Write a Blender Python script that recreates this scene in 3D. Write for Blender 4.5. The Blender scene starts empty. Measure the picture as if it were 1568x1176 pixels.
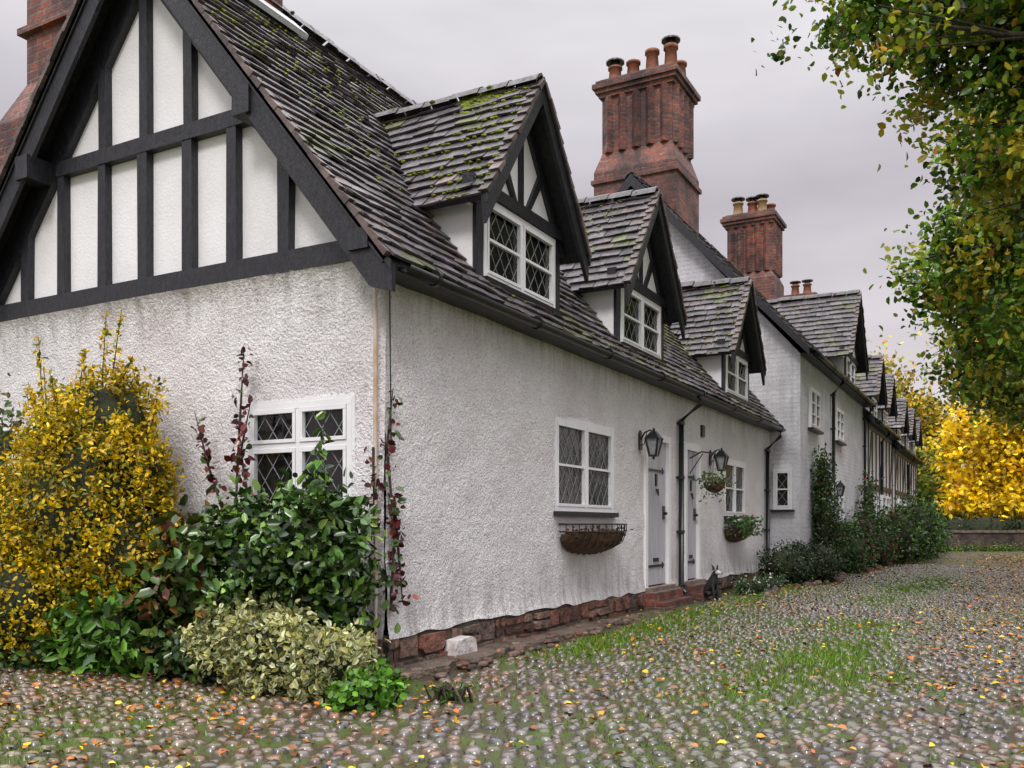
import bpy, math
import numpy as np
from mathutils import Vector
rng = np.random.default_rng(11)
R = lambda a=0.0, b=1.0: float(rng.uniform(a, b))
scene = bpy.context.scene
scene.view_settings.view_transform = 'Standard'
scene.view_settings.look = 'None'
scene.view_settings.exposure = 0

# ------------------------------------------------------------------ noise
def vnoise(x, y, s=0):
    x = np.asarray(x, float); y = np.asarray(y, float)
    xi = np.floor(x); yi = np.floor(y); xf = x-xi; yf = y-yi
    u = xf*xf*(3-2*xf); v = yf*yf*(3-2*yf)
    def h(i, j):
        t = np.sin(i*127.1+j*311.7+s*74.7)*43758.5453
        return t-np.floor(t)
    return (h(xi, yi)*(1-u)+h(xi+1, yi)*u)*(1-v)+(h(xi, yi+1)*(1-u)+h(xi+1, yi+1)*u)*v
def fbm(x, y, s=0):
    return vnoise(x, y, s)*.55+vnoise(x*2.1, y*2.1, s+1)*.3+vnoise(x*4.3, y*4.3, s+2)*.15
def gz(x, y):
    x = np.asarray(x, float); y = np.asarray(y, float)
    g = .05*(vnoise(x*.45, y*.45, 5)-.5)+.02*(vnoise(x*1.7, y*1.7, 9)-.5)
    bank = np.clip((-3.2-x)/1.3, 0, 1)*.05*np.clip((y-5)/3, 0, 1)
    return g+bank+.012

# ------------------------------------------------------------------ materials
def newmat(name):
    m = bpy.data.materials.new(name); m.use_nodes = True
    nt = m.node_tree; b = nt.nodes['Principled BSDF']
    return m, nt, nt.nodes, nt.links, b
def ramp(nd, stops):
    r = nd.new('ShaderNodeValToRGB'); e = r.color_ramp.elements
    while len(e) < len(stops): e.new(.5)
    for k, (p, c) in enumerate(stops):
        e[k].position = p; e[k].color = (*c, 1) if len(c) == 3 else c
    return r
def objco(nd, lk, scale=(1, 1, 1)):
    t = nd.new('ShaderNodeTexCoord'); mp = nd.new('ShaderNodeMapping')
    mp.inputs['Scale'].default_value = scale
    lk.new(t.outputs['Object'], mp.inputs['Vector']); return mp.outputs['Vector']
def noise(nd, lk, co, scale, detail=3, rough=.55):
    n = nd.new('ShaderNodeTexNoise'); n.inputs['Scale'].default_value = scale
    n.inputs['Detail'].default_value = detail; n.inputs['Roughness'].default_value = rough
    lk.new(co, n.inputs['Vector']); return n.outputs['Fac']
def bump(nd, lk, h, strength, dist, prev=None):
    b = nd.new('ShaderNodeBump'); b.inputs['Strength'].default_value = strength
    b.inputs['Distance'].default_value = dist; lk.new(h, b.inputs['Height'])
    if prev is not None: lk.new(prev, b.inputs['Normal'])
    return b.outputs['Normal']
def mix(nd, lk, fac, a, b, mode='MIX'):
    m = nd.new('ShaderNodeMix'); m.data_type = 'RGBA'; m.blend_type = mode
    for s, k in ((fac, 0), (a, 6), (b, 7)):
        if isinstance(s, (int, float)): m.inputs[k].default_value = s
        elif isinstance(s, tuple): m.inputs[k].default_value = (*s, 1)
        else: lk.new(s, m.inputs[k])
    return m.outputs[2]
def simple(name, c1, c2, scale=4, rough=.6, bs=30, bst=.3, bd=.01, stretch=(1, 1, 1), metal=0, attr=False, rough2=None, coat=0):
    m, nt, nd, lk, b = newmat(name)
    co = objco(nd, lk, stretch)
    f = noise(nd, lk, co, scale)
    r = ramp(nd, [(.3, c1), (.7, c2)]); lk.new(f, r.inputs[0]); col = r.outputs[0]
    if attr:
        a = nd.new('ShaderNodeAttribute'); a.attribute_name = 'Col'
        col = mix(nd, lk, 1.0, col, a.outputs['Color'], 'MULTIPLY')
    lk.new(col, b.inputs['Base Color'])
    b.inputs['Roughness'].default_value = rough; b.inputs['Metallic'].default_value = metal
    if coat:
        b.inputs['Coat Weight'].default_value = coat; b.inputs['Coat Roughness'].default_value = .12
    if rough2 is not None:
        mr = nd.new('ShaderNodeMapRange'); mr.inputs[1].default_value = .3; mr.inputs[2].default_value = .7; mr.inputs[3].default_value = rough; mr.inputs[4].default_value = rough2
        lk.new(noise(nd, lk, co, scale*3, 2), mr.inputs[0]); lk.new(mr.outputs[0], b.inputs['Roughness'])
    if bst > 0:
        lk.new(bump(nd, lk, noise(nd, lk, co, bs, 4), bst, bd), b.inputs['Normal'])
    return m

def plaster_mat(name, base, dirt, rough_tex=1.0, painted_brick=False, streak=.8):
    m, nt, nd, lk, b = newmat(name)
    co = objco(nd, lk)
    sx = nd.new('ShaderNodeSeparateXYZ'); lk.new(co, sx.inputs[0])
    f1 = noise(nd, lk, co, 1.3, 5, .65)
    r1 = ramp(nd, [(.35, dirt), (.60, base)]); lk.new(f1, r1.inputs[0]); col = r1.outputs[0]
    if streak > 0:
        co2 = objco(nd, lk, (3.5, 3.5, .5)); f2 = noise(nd, lk, co2, 2.6, 4, .6)
        mr = nd.new('ShaderNodeMapRange'); mr.inputs[1].default_value = 2.9; mr.inputs[2].default_value = 3.5
        lk.new(sx.outputs[2], mr.inputs[0])
        mr2 = nd.new('ShaderNodeMapRange'); mr2.inputs[1].default_value = .9; mr2.inputs[2].default_value = .3
        lk.new(sx.outputs[2], mr2.inputs[0])
        mx = nd.new('ShaderNodeMath'); mx.operation = 'MAXIMUM'; lk.new(mr.outputs[0], mx.inputs[0]); lk.new(mr2.outputs[0], mx.inputs[1])
        rs = ramp(nd, [(.43, (0, 0, 0)), (.66, (1, 1, 1))]); lk.new(f2, rs.inputs[0])
        ml = nd.new('ShaderNodeMath'); ml.operation = 'MULTIPLY'; lk.new(mx.outputs[0], ml.inputs[0]); lk.new(rs.outputs[0], ml.inputs[1])
        mm = nd.new('ShaderNodeMath'); mm.operation = 'MULTIPLY'; mm.inputs[1].default_value = streak; lk.new(ml.outputs[0], mm.inputs[0])
        col = mix(nd, lk, mm.outputs[0], col, (.31, .29, .275))
    if rough_tex > .3:
        sp = noise(nd, lk, co, 66, 2); rsp = ramp(nd, [(.34, (.60, .58, .59)), (.46, (1, 1, 1))]); lk.new(sp, rsp.inputs[0])
        col = mix(nd, lk, 1.0, col, rsp.outputs[0], 'MULTIPLY')
    lk.new(col, b.inputs['Base Color']); b.inputs['Roughness'].default_value = .7
    n1 = bump(nd, lk, noise(nd, lk, co, 38, 3, .62), min(1, rough_tex), .027 if rough_tex > .3 else .02)
    if painted_brick:
        ad = nd.new('ShaderNodeMath'); lk.new(sx.outputs[0], ad.inputs[0]); lk.new(sx.outputs[1], ad.inputs[1])
        cb = nd.new('ShaderNodeCombineXYZ'); lk.new(ad.outputs[0], cb.inputs[0]); lk.new(sx.outputs[2], cb.inputs[1])
        br = nd.new('ShaderNodeTexBrick'); br.inputs['Scale'].default_value = 1; br.inputs['Brick Width'].default_value = .25
        br.inputs['Row Height'].default_value = .1; br.inputs['Mortar Size'].default_value = .012
        lk.new(cb.outputs[0], br.inputs['Vector'])
        inv = nd.new('ShaderNodeMath'); inv.operation = 'SUBTRACT'; inv.inputs[0].default_value = 1; lk.new(br.outputs['Fac'], inv.inputs[1])
        n1 = bump(nd, lk, inv.outputs[0], 1, .03, n1)
    lk.new(n1, b.inputs['Normal'])
    return m

def brick_mat(name, c1, c2, mortar):
    m, nt, nd, lk, b = newmat(name)
    co = objco(nd, lk); sx = nd.new('ShaderNodeSeparateXYZ'); lk.new(co, sx.inputs[0])
    ad = nd.new('ShaderNodeMath'); lk.new(sx.outputs[0], ad.inputs[0]); lk.new(sx.outputs[1], ad.inputs[1])
    cb = nd.new('ShaderNodeCombineXYZ'); lk.new(ad.outputs[0], cb.inputs[0]); lk.new(sx.outputs[2], cb.inputs[1])
    br = nd.new('ShaderNodeTexBrick'); br.inputs['Scale'].default_value = 1
    br.inputs['Brick Width'].default_value = .26; br.inputs['Row Height'].default_value = .10
    br.inputs['Mortar Size'].default_value = .012; br.inputs['Mortar Smooth'].default_value = .2; br.inputs['Bias'].default_value = 0
    br.inputs['Color1'].default_value = (*c1, 1); br.inputs['Color2'].default_value = (*c2, 1); br.inputs['Mortar'].default_value = (*mortar, 1)
    lk.new(cb.outputs[0], br.inputs['Vector'])
    f = noise(nd, lk, co, 1.6, 5, .7); r = ramp(nd, [(.38, (.22, .22, .26)), (.52, (.75, .72, .74)), (.68, (1.3, 1.15, 1.05))]); lk.new(f, r.inputs[0])
    c = mix(nd, lk, 1.0, br.outputs['Color'], r.outputs[0], 'MULTIPLY')
    f2 = noise(nd, lk, co, 9, 3, .7); r2 = ramp(nd, [(.40, (0, 0, 0)), (.70, (.75, .75, .75))]); lk.new(f2, r2.inputs[0])
    c = mix(nd, lk, r2.outputs[0], c, (.045, .036, .04))
    lk.new(c, b.inputs['Base Color']); b.inputs['Roughness'].default_value = .6
    inv = nd.new('ShaderNodeMath'); inv.operation = 'SUBTRACT'; inv.inputs[0].default_value = 1; lk.new(br.outputs['Fac'], inv.inputs[1])
    n1 = bump(nd, lk, inv.outputs[0], .9, .025); n2 = bump(nd, lk, noise(nd, lk, co, 25, 3), .6, .02, n1)
    lk.new(n2, b.inputs['Normal']); return m

def leaf_mat(name, rough=.45, trans=.3):
    m, nt, nd, lk, b = newmat(name)
    a = nd.new('ShaderNodeAttribute'); a.attribute_name = 'Col'
    lk.new(a.outputs['Color'], b.inputs['Base Color']); b.inputs['Roughness'].default_value = rough
    if trans > 0:
        tr = nd.new('ShaderNodeBsdfTranslucent'); lk.new(a.outputs['Color'], tr.inputs['Color'])
        ms = nd.new('ShaderNodeMixShader'); ms.inputs[0].default_value = trans
        lk.new(b.outputs[0], ms.inputs[1]); lk.new(tr.outputs[0], ms.inputs[2])
        lk.new(ms.outputs[0], nd['Material Output'].inputs['Surface'])
    return m

def glass_mat():
    m, nt, nd, lk, b = newmat('window_glass')
    co = objco(nd, lk); f = noise(nd, lk, co, 2.5, 2)
    r = ramp(nd, [(.42, (.005, .006, .007)), (.62, (.016, .016, .014)), (.78, (.06, .06, .052))]); lk.new(f, r.inputs[0])
    lk.new(r.outputs[0], b.inputs['Base Color']); b.inputs['Roughness'].default_value = .08
    b.inputs['IOR'].default_value = 1.38
    lk.new(bump(nd, lk, noise(nd, lk, co, 6, 2), .3, .02), b.inputs['Normal']); return m

def ground_mat(name, cob):
    m, nt, nd, lk, b = newmat(name)
    co = objco(nd, lk)
    r = ramp(nd, [(.28, (.035, .024, .014)), (.42, (.06, .045, .024)), (.50, (.06, .075, .014)), (.64, (.065, .13, .010))])
    lk.new(noise(nd, lk, co, .9, 7, .7), r.inputs[0]); col = r.outputs[0]
    n1 = bump(nd, lk, noise(nd, lk, co, 22, 4, .7), .8, .03)
    if cob:
        v = nd.new('ShaderNodeTexVoronoi'); v.feature = 'DISTANCE_TO_EDGE'; v.inputs['Scale'].default_value = 8; lk.new(co, v.inputs['Vector'])
        rr = ramp(nd, [(.03, (0, 0, 0)), (.25, (1, 1, 1))]); lk.new(v.outputs['Distance'], rr.inputs[0])
        rc = ramp(nd, [(.3, (.06, .055, .05)), (.7, (.16, .155, .155))]); lk.new(noise(nd, lk, co, 7, 2), rc.inputs[0])
        sx = nd.new('ShaderNodeSeparateXYZ'); lk.new(co, sx.inputs[0])
        mr = nd.new('ShaderNodeMapRange'); mr.inputs[1].default_value = 27; mr.inputs[2].default_value = 31; lk.new(sx.outputs[1], mr.inputs[0])
        mu = nd.new('ShaderNodeMath'); mu.operation = 'MULTIPLY'; lk.new(mr.outputs[0], mu.inputs[0]); lk.new(rr.outputs[0], mu.inputs[1])
        col = mix(nd, lk, mu.outputs[0], col, rc.outputs[0])
        n1 = bump(nd, lk, mu.outputs[0], .8, .03, n1)
        b.inputs['Roughness'].default_value = .32
    else: b.inputs['Roughness'].default_value = .85
    lk.new(col, b.inputs['Base Color']); lk.new(n1, b.inputs['Normal']); return m

ML = []; MI = {}
def reg(key, m): MI[key] = len(ML); ML.append(m)
reg('render', plaster_mat('roughcast_white', (.83, .81, .825), (.72, .68, .70)))
reg('smooth', plaster_mat('panel_white', (.86, .855, .88), (.78, .77, .79), .3, False, 0))
reg('pbrick', plaster_mat('painted_brick_white', (.76, .76, .81), (.58, .58, .62), .4, True, .3))
reg('black', simple('black_timber', (.006, .006, .009), (.026, .026, .034), 9, .42, 22, .5, .014, (3, 3, 1.2)))
reg('pipe', simple('black_iron_paint', (.008, .008, .009), (.016, .016, .018), 9, .3, 60, .15, .004))
reg('tile', simple('stone_roof_tile', (.46, .44, .47), (1.35, 1.27, 1.3), 5, .24, 35, .5, .012, attr=True, rough2=.6))
reg('brick', brick_mat('red_brick', (.36, .095, .048), (.16, .05, .038), (.25, .20, .17)))
reg('wallbrick', brick_mat('old_wall_brick', (.24, .15, .11), (.17, .12, .10), (.18, .17, .14)))
reg('rubble', simple('red_sandstone_rubble', (.32, .31, .31), (1.3, 1.15, 1.08), 6, .6, 14, 1, .05, attr=True))
reg('mortar', simple('old_mortar', (.06, .046, .038), (.13, .10, .08), 8, .9, 30, .9, .02))
reg('frame', simple('white_window_paint', (.78, .78, .81), (.86, .86, .88), 6, .4, 40, .15, .004))
reg('glass', glass_mat())
reg('lead', simple('lead_came', (.20, .21, .22), (.32, .33, .34), 20, .5, 40, .1, .002))
reg('door', simple('grey_door_paint', (.40, .39, .44), (.50, .49, .53), 5, .5, 25, .3, .006, (4, 4, .6)))
reg('pot', simple('terracotta', (.20, .07, .045), (.36, .15, .09), 7, .7, 30, .3, .006))
reg('potbuff', simple('buff_pot', (.34, .23, .11), (.44, .32, .18), 7, .7, 30, .3, .006))
reg('leadwhite', simple('lead_flashing', (.46, .47, .50), (.68, .70, .74), 4, .5, 20, .3, .01))
reg('moss', simple('moss', (.10, .14, .010), (.32, .40, .02), 12, .9, 60, .9, .02))
reg('coir', simple('coir_liner', (.055, .028, .015), (.13, .07, .04), 25, .95, 80, 1, .02))
reg('whitestone', simple('painted_stone', (.42, .36, .34), (.72, .70, .70), 7, .8, 14, .9, .04))
reg('rock', simple('rough_rock', (.12, .085, .07), (.27, .21, .175), 5, .7, 18, .8, .03))
reg('pvc', simple('pale_pipe', (.72, .70, .66), (.42, .22, .10), 3.2, .5, 30, .2, .004))
reg('cement', simple('cement_apron', (.07, .05, .036), (.17, .13, .10), 3, .6, 22, 1, .04))
LEAF = leaf_mat('leaf', .34, .28); GLOSSY = leaf_mat('glossy_leaf', .24, 0); LITTER = leaf_mat('fallen_leaf', .34, 0)
BARK = simple('bark', (.03, .022, .016), (.09, .07, .05), 5, .85, 14, 1, .03, (3, 3, .6))
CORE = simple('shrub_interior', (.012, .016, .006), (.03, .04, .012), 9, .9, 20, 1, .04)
COB = simple('cobblestone', (.42, .39, .37), (1.35, 1.28, 1.27), 16, .22, 45, .35, .006, attr=True, rough2=.45, coat=.8)

# ------------------------------------------------------------------ mesh helpers
def link(o, parent=None):
    scene.collection.objects.link(o)
    if parent is not None: o.parent = parent
    return o
def empty(name, loc=(0, 0, 0)):
    e = bpy.data.objects.new(name, None); e.empty_display_size = .2; link(e); return e
def npmesh(name, V, F, mat, col=None, parent=None, smooth=False):
    me = bpy.data.meshes.new(name); n = len(V); k = F.shape[1]; f = len(F)
    me.vertices.add(n); me.vertices.foreach_set('co', np.asarray(V, np.float32).ravel())
    me.loops.add(f*k); me.loops.foreach_set('vertex_index', np.asarray(F, np.int32).ravel())
    me.polygons.add(f); me.polygons.foreach_set('loop_start', np.arange(0, f*k, k, dtype=np.int32))
    try: me.polygons.foreach_set('loop_total', np.full(f, k, np.int32))
    except Exception: pass
    if smooth: me.polygons.foreach_set('use_smooth', np.ones(f, bool))
    me.update(calc_edges=True)
    if col is not None:
        a = me.color_attributes.new('Col', 'FLOAT_COLOR', 'POINT')
        c = np.ones((n, 4), np.float32); c[:, :3] = col; a.data.foreach_set('color', c.ravel())
    me.materials.append(mat)
    return link(bpy.data.objects.new(name, me), parent)

class MB:
    def __init__(s): s.v = []; s.f = []; s.m = []; s.c = []; s.sm = []
    def add(s, vs, fs, m, c=(1, 1, 1), sm=False):
        n = len(s.v); s.v += [tuple(p) for p in vs]; s.c += [c]*len(vs)
        mi = MI[m]
        for f in fs: s.f.append(tuple(n+i for i in f)); s.m.append(mi); s.sm.append(sm)
    def prism(s, pts, vec, m, c=(1, 1, 1)):
        pts = [Vector(p) for p in pts]; vec = Vector(vec); nb = Vector((0, 0, 0)); n = len(pts)
        for i in range(n): nb += pts[i].cross(pts[(i+1) % n])
        if nb.dot(vec) > 0: pts.reverse()
        vs = pts+[p+vec for p in pts]
        fs = [tuple(range(n)), tuple(range(2*n-1, n-1, -1))]
        for i in range(n):
            j = (i+1) % n; fs.append((j, i, i+n, j+n))
        s.add(vs, fs, m, c)
    def box(s, x0, x1, y0, y1, z0, z1, m, c=(1, 1, 1)):
        s.prism([(x0, y0, z0), (x1, y0, z0), (x1, y1, z0), (x0, y1, z0)], (0, 0, z1-z0), m, c)
    def frustum(s, a, b, m):
        def r(q): return [(q[0], q[2], q[4]), (q[1], q[2], q[4]), (q[1], q[3], q[4]), (q[0], q[3], q[4])]
        s.add(r(a)+r(b), [(3, 2, 1, 0), (4, 5, 6, 7), (0, 1, 5, 4), (1, 2, 6, 5), (2, 3, 7, 6), (3, 0, 4, 7)], m)
    def tube(s, pts, rad, m, n=8, caps=True):
        pts = [Vector(p) for p in pts]; k = len(pts)
        if not hasattr(rad, '__len__'): rad = [rad]*k
        vs = []; up = Vector((.13, .21, 1)).normalized()
        for i, p in enumerate(pts):
            d = (pts[min(i+1, k-1)]-pts[max(i-1, 0)]).normalized()
            if abs(d.dot(up)) > .95: a = d.cross(Vector((1, 0.1, 0))).normalized()
            else: a = d.cross(up).normalized()
            b = a.cross(d)
            for j in range(n):
                t = 2*math.pi*j/n; vs.append(p+(a*math.cos(t)+b*math.sin(t))*rad[i])
        fs = []
        for i in range(k-1):
            for j in range(n):
                q = (j+1) % n; fs.append((i*n+j, i*n+q, (i+1)*n+q, (i+1)*n+j))
        s.add(vs, fs, m, sm=True)
        if caps:
            s.add(vs[:n], [tuple(range(n))], m); s.add(vs[-n:], [tuple(range(n))], m)
    def blob(s, c, r, m, seg=7, jit=.25, col=(1, 1, 1)):
        vs = [(c[0], c[1], c[2]+r[2])]
        for i in range(1, 4):
            ph = math.pi*i/4
            for j in range(seg):
                t = 2*math.pi*j/seg; q = 1+R(-jit, jit)
                vs.append((c[0]+r[0]*q*math.sin(ph)*math.cos(t), c[1]+r[1]*q*math.sin(ph)*math.sin(t), c[2]+r[2]*q*math.cos(ph)))
        vs.append((c[0], c[1], c[2]-r[2])); fs = []
        for j in range(seg):
            q = (j+1) % seg; fs.append((0, 1+j, 1+q))
            for i in range(2): fs.append((1+i*seg+j, 1+(i+1)*seg+j, 1+(i+1)*seg+q, 1+i*seg+q))
            fs.append((1+2*seg+j, 1+3*seg, 1+2*seg+q))
        s.add(vs, fs, m, col, True)
    def build(s, name, parent=None):
        me = bpy.data.meshes.new(name); me.from_pydata(s.v, [], s.f)
        used = sorted(set(s.m)); rm = {u: i for i, u in enumerate(used)}
        for u in used: me.materials.append(ML[u])
        me.polygons.foreach_set('material_index', np.array([rm[x] for x in s.m], np.int32))
        me.polygons.foreach_set('use_smooth', np.array(s.sm, bool))
        a = me.color_attributes.new('Col', 'FLOAT_COLOR', 'POINT')
        c = np.ones((len(s.v), 4), np.float32); c[:, :3] = np.array(s.c); a.data.foreach_set('color', c.ravel())
        me.update(); return link(bpy.data.objects.new(name, me), parent)

class Loc:
    def __init__(s, mb, O, U, N): s.mb = mb; s.O = Vector(O); s.U = Vector(U); s.N = Vector(N)
    def p(s, u, z, n): return s.O+s.U*u+Vector((0, 0, z))+s.N*n
    def box(s, u0, u1, z0, z1, n0, n1, m):
        s.mb.prism([s.p(u0, z0, n0), s.p(u1, z0, n0), s.p(u1, z1, n0), s.p(u0, z1, n0)], s.N*(n1-n0), m)
    def poly(s, pts, n0, n1, m):
        s.mb.prism([s.p(a, b, n0) for a, b in pts], s.N*(n1-n0), m)

def lattice(L, u0, u1, z0, z1, n):
    w = .006; pu = .19; k = 1.35
    for sg in (1, -1):
        c = -3.0
        while c < 4:
            a = []
            for u in (u0, u1):
                z = z0+sg*k*(u-u0)+c
                if z0 <= z <= z1: a.append((u, z))
            for z in (z0, z1):
                u = u0+(z-z0-c)/(sg*k)
                if u0 < u < u1: a.append((u, z))
            if len(a) >= 2:
                a.sort(); (ua, za), (ub, zb) = a[0], a[-1]
                if abs(ub-ua) > .02:
                    L.poly([(ua, za-w), (ub, zb-w), (ub, zb+w), (ua, za+w)], n, n+.004, 'lead')
            c += pu*k
def window(L, w, h, cas=2, transom=None, sill='black', lat=True, bars=0):
    t = .055; a = -.05; b = .012
    L.box(0, w, h-t, h, a, b, 'frame'); L.box(0, w, 0, t, a, b, 'frame')
    L.box(0, t, t, h-t, a, b-.002, 'frame'); L.box(w-t, w, t, h-t, a, b-.002, 'frame')
    iw = (w-2*t)/cas
    rows = [(t, h-t)] if transom is None else [(t, transom-.025), (transom+.025, h-t)]
    if transom is not None: L.box(t, w-t, transom-.025, transom+.025, a, b-.004, 'frame')
    for i in range(cas):
        u0 = t+i*iw; u1 = u0+iw
        if i > 0:
            for z0, z1 in rows: L.box(u0-.022, u0+.022, z0, z1, a, b-.003, 'frame')
        for (z0, z1) in rows:
            c0 = u0+(.022 if i > 0 else 0); c1 = u1-(.022 if i < cas-1 else 0); s = .035; n1 = b+.008
            L.box(c0+.004, c1-.004, z1-s, z1-.003, a+.01, n1, 'frame'); L.box(c0+.004, c1-.004, z0+.003, z0+s, a+.01, n1, 'frame')
            L.box(c0+.004, c0+s, z0+s, z1-s, a+.01, n1-.002, 'frame'); L.box(c1-s, c1-.004, z0+s, z1-s, a+.01, n1-.002, 'frame')
            L.box(c0+s-.01, c1-s+.01, z0+s-.01, z1-s+.01, a+.012, a+.025, 'glass')
            if lat: lattice(L, c0+s, c1-s, z0+s, z1-s, a+.026)
            for q in range(1, bars+1):
                zz = z0+(z1-z0)*q/(bars+1); L.box(c0+s, c1-s, zz-.014, zz+.014, a+.02, n1-.01, 'frame')
    if sill: L.box(-.05, w+.05, -.06, -.003, -.05, .07, sill)

def wall_grid(name, O, U, N, L, z0, z1, holes, mat, parent, step=.025, amp=.0036, bell=True, flare_top=0.0, seed=1):
    def axis(a, b, br):
        pts = sorted(set([a, b]+[x for x in br if a < x < b])); out = [pts[0]]
        for p, q in zip(pts[:-1], pts[1:]):
            n = max(1, int(round((q-p)/step))); out += list(p+(q-p)*np.arange(1, n+1)/n)
        return np.array(out)
    us = axis(0, L, [x for h in holes for x in h[:2]]); zs = axis(z0, z1, [x for h in holes for x in h[2:]])
    UU, ZZ = np.meshgrid(us, zs); n = .036*(vnoise(UU*.7, ZZ*.7, seed)-.5)+.018*(vnoise(UU*3, ZZ*3, seed+3)-.5)
    n += amp*2*(vnoise(UU*21, ZZ*21, seed+5)-.5)+amp*1.3*(rng.uniform(size=UU.shape)-.5)
    if bell: n += .035*np.exp(-(ZZ-z0)/.07)
    if flare_top: n += flare_top*np.exp(-(z1-ZZ)/.09)
    n = n+.004
    O = np.array(O, float); U = np.array(U, float); N = np.array(N, float)
    V = O+UU[..., None]*U+N*n[..., None]; V[..., 2] += ZZ
    V[0, :, 2] += .05*(vnoise(us*3.5, us*0, 3)-.6)
    V = V.reshape(-1, 3)
    nu, nz = len(us), len(zs); idx = np.arange(nu*nz).reshape(nz, nu)
    F = np.stack([idx[:-1, :-1], idx[:-1, 1:], idx[1:, 1:], idx[1:, :-1]], -1).reshape(-1, 4)
    cu = ((UU[:-1, :-1]+UU[1:, 1:])/2).ravel(); cz = ((ZZ[:-1, :-1]+ZZ[1:, 1:])/2).ravel(); keep = np.ones(len(F), bool)
    for h in holes: keep &= ~((cu > h[0]) & (cu < h[1]) & (cz > h[2]) & (cz < h[3]))
    nrm = np.cross(U, [0, 0, 1])
    if nrm.dot(N) < 0: F = F[:, ::-1]
    npmesh(name, V, F[keep], mat, parent=parent, smooth=True)

def tiles(mb, O, U, S, N, L, H, gauge, w, keep=None, seed=0, mossy=.1, sagk=.07):
    O = Vector(O); U = Vector(U); S = Vector(S).normalized(); N = Vector(N).normalized()
    rows = int(H/gauge)+1
    for r in range(rows):
        s0 = r*gauge-.03; off = (r % 2)*w*.5+R(0, .04)
        if s0+gauge > H+.05: break
        u = -off
        while u < L:
            ww = w*R(.82, 1.18); a = max(u+.004, 0); b = min(u+ww-.004, L); u += ww
            if b-a < .04: continue
            P = O+U*((a+b)/2)+S*(s0+gauge*.5)
            if keep and not keep(P): continue
            sag = float(sagk*(vnoise((a+b)*.5*.35, s0*.5, seed)-.5)); ln = min(gauge*1.3, H-s0)
            j = R(-.015, .015); h0 = sag+.046+R(0, .018); h1 = sag+.016; tw = R(-.008, .008)
            def q(u_, s_, h_): return O+U*u_+S*s_+N*h_
            vs = [q(a, s0+j, h0+tw), q(b, s0+j, h0-tw), q(b, s0+ln, h1), q(a, s0+ln, h1),
                  q(a, s0+j, h0+tw-.024), q(b, s0+j, h0-tw-.024), q(b, s0+ln, h1-.02), q(a, s0+ln, h1-.02)]
            g = R(.045, .125)*(1.7 if R() < .07 else 1)
            mo = float(vnoise((a+b)*.9, s0*1.4, seed+7))
            if mo > 1-mossy*2 and R() < .5: col = (g*.92, g*1.05, g*.45)
            elif R() < .15: col = (g*1.25, g*.97, g*.92)
            else: col = (g*1.02, g*.94, g*1.01)
            mb.add(vs, [(0, 1, 2, 3), (4, 5, 1, 0), (0, 3, 7, 4), (1, 5, 6, 2)], 'tile', col)
def mossblobs(mb, O, U, S, N, L, H, n, gauge, seed=0, rmax=.03, keep=None):
    O = Vector(O); U = Vector(U); S = Vector(S).normalized(); N = Vector(N).normalized()
    for _ in range(n):
        u = R(0, L); s = R(0, H)
        if vnoise(u*.9, s*1.2, seed) < .5: continue
        s = round(s/gauge)*gauge-.035+R(-.02, .01)
        P = O+U*u+S*max(s, 0)+N*.035
        if keep and not keep(P): continue
        r = R(.01, rmax); mb.blob(P, (r*1.3, r*1.3, r*.6), 'moss', 5)

def ridge_tiles(mb, p0, p1, w=.16, h=.11, ln=.38):
    p0 = Vector(p0); p1 = Vector(p1); d = (p1-p0); n = max(1, int(d.length/ln)); d /= n
    dn = d.normalized(); sd = dn.cross(Vector((0, 0, 1))).normalized()
    for i in range(n):
        a = p0+d*i+Vector((0, 0, .06*(float(vnoise(i*.35, 1, 4))-.5))); jz = R(-.016, .022); g = R(.05, .10); pr = []
        for t, z in ((-1, -h), (-.55, -.02), (0, .02), (.55, -.02), (1, -h)): pr.append(sd*(t*w)+Vector((0, 0, z+jz+.03)))
        vs = [a+q for q in pr]+[a+d*.97+q for q in pr]+[a+q-Vector((0, 0, .03)) for q in pr]
        fs = [(k, k+1, k+6, k+5) for k in range(4)]+[(k+10, k+11, k+1, k) for k in range(4)]
        mb.add(vs, fs, 'tile', (g, g*.92, g*.95))
        for _ in range(int(R(0, 4))):
            p = a+d*R(0, 1)+sd*R(-w, w)*.8; r = R(.015, .035); mb.blob((p.x, p.y, p.z+jz-.02), (r*1.3, r*1.3, r*.6), 'moss', 5)

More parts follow.
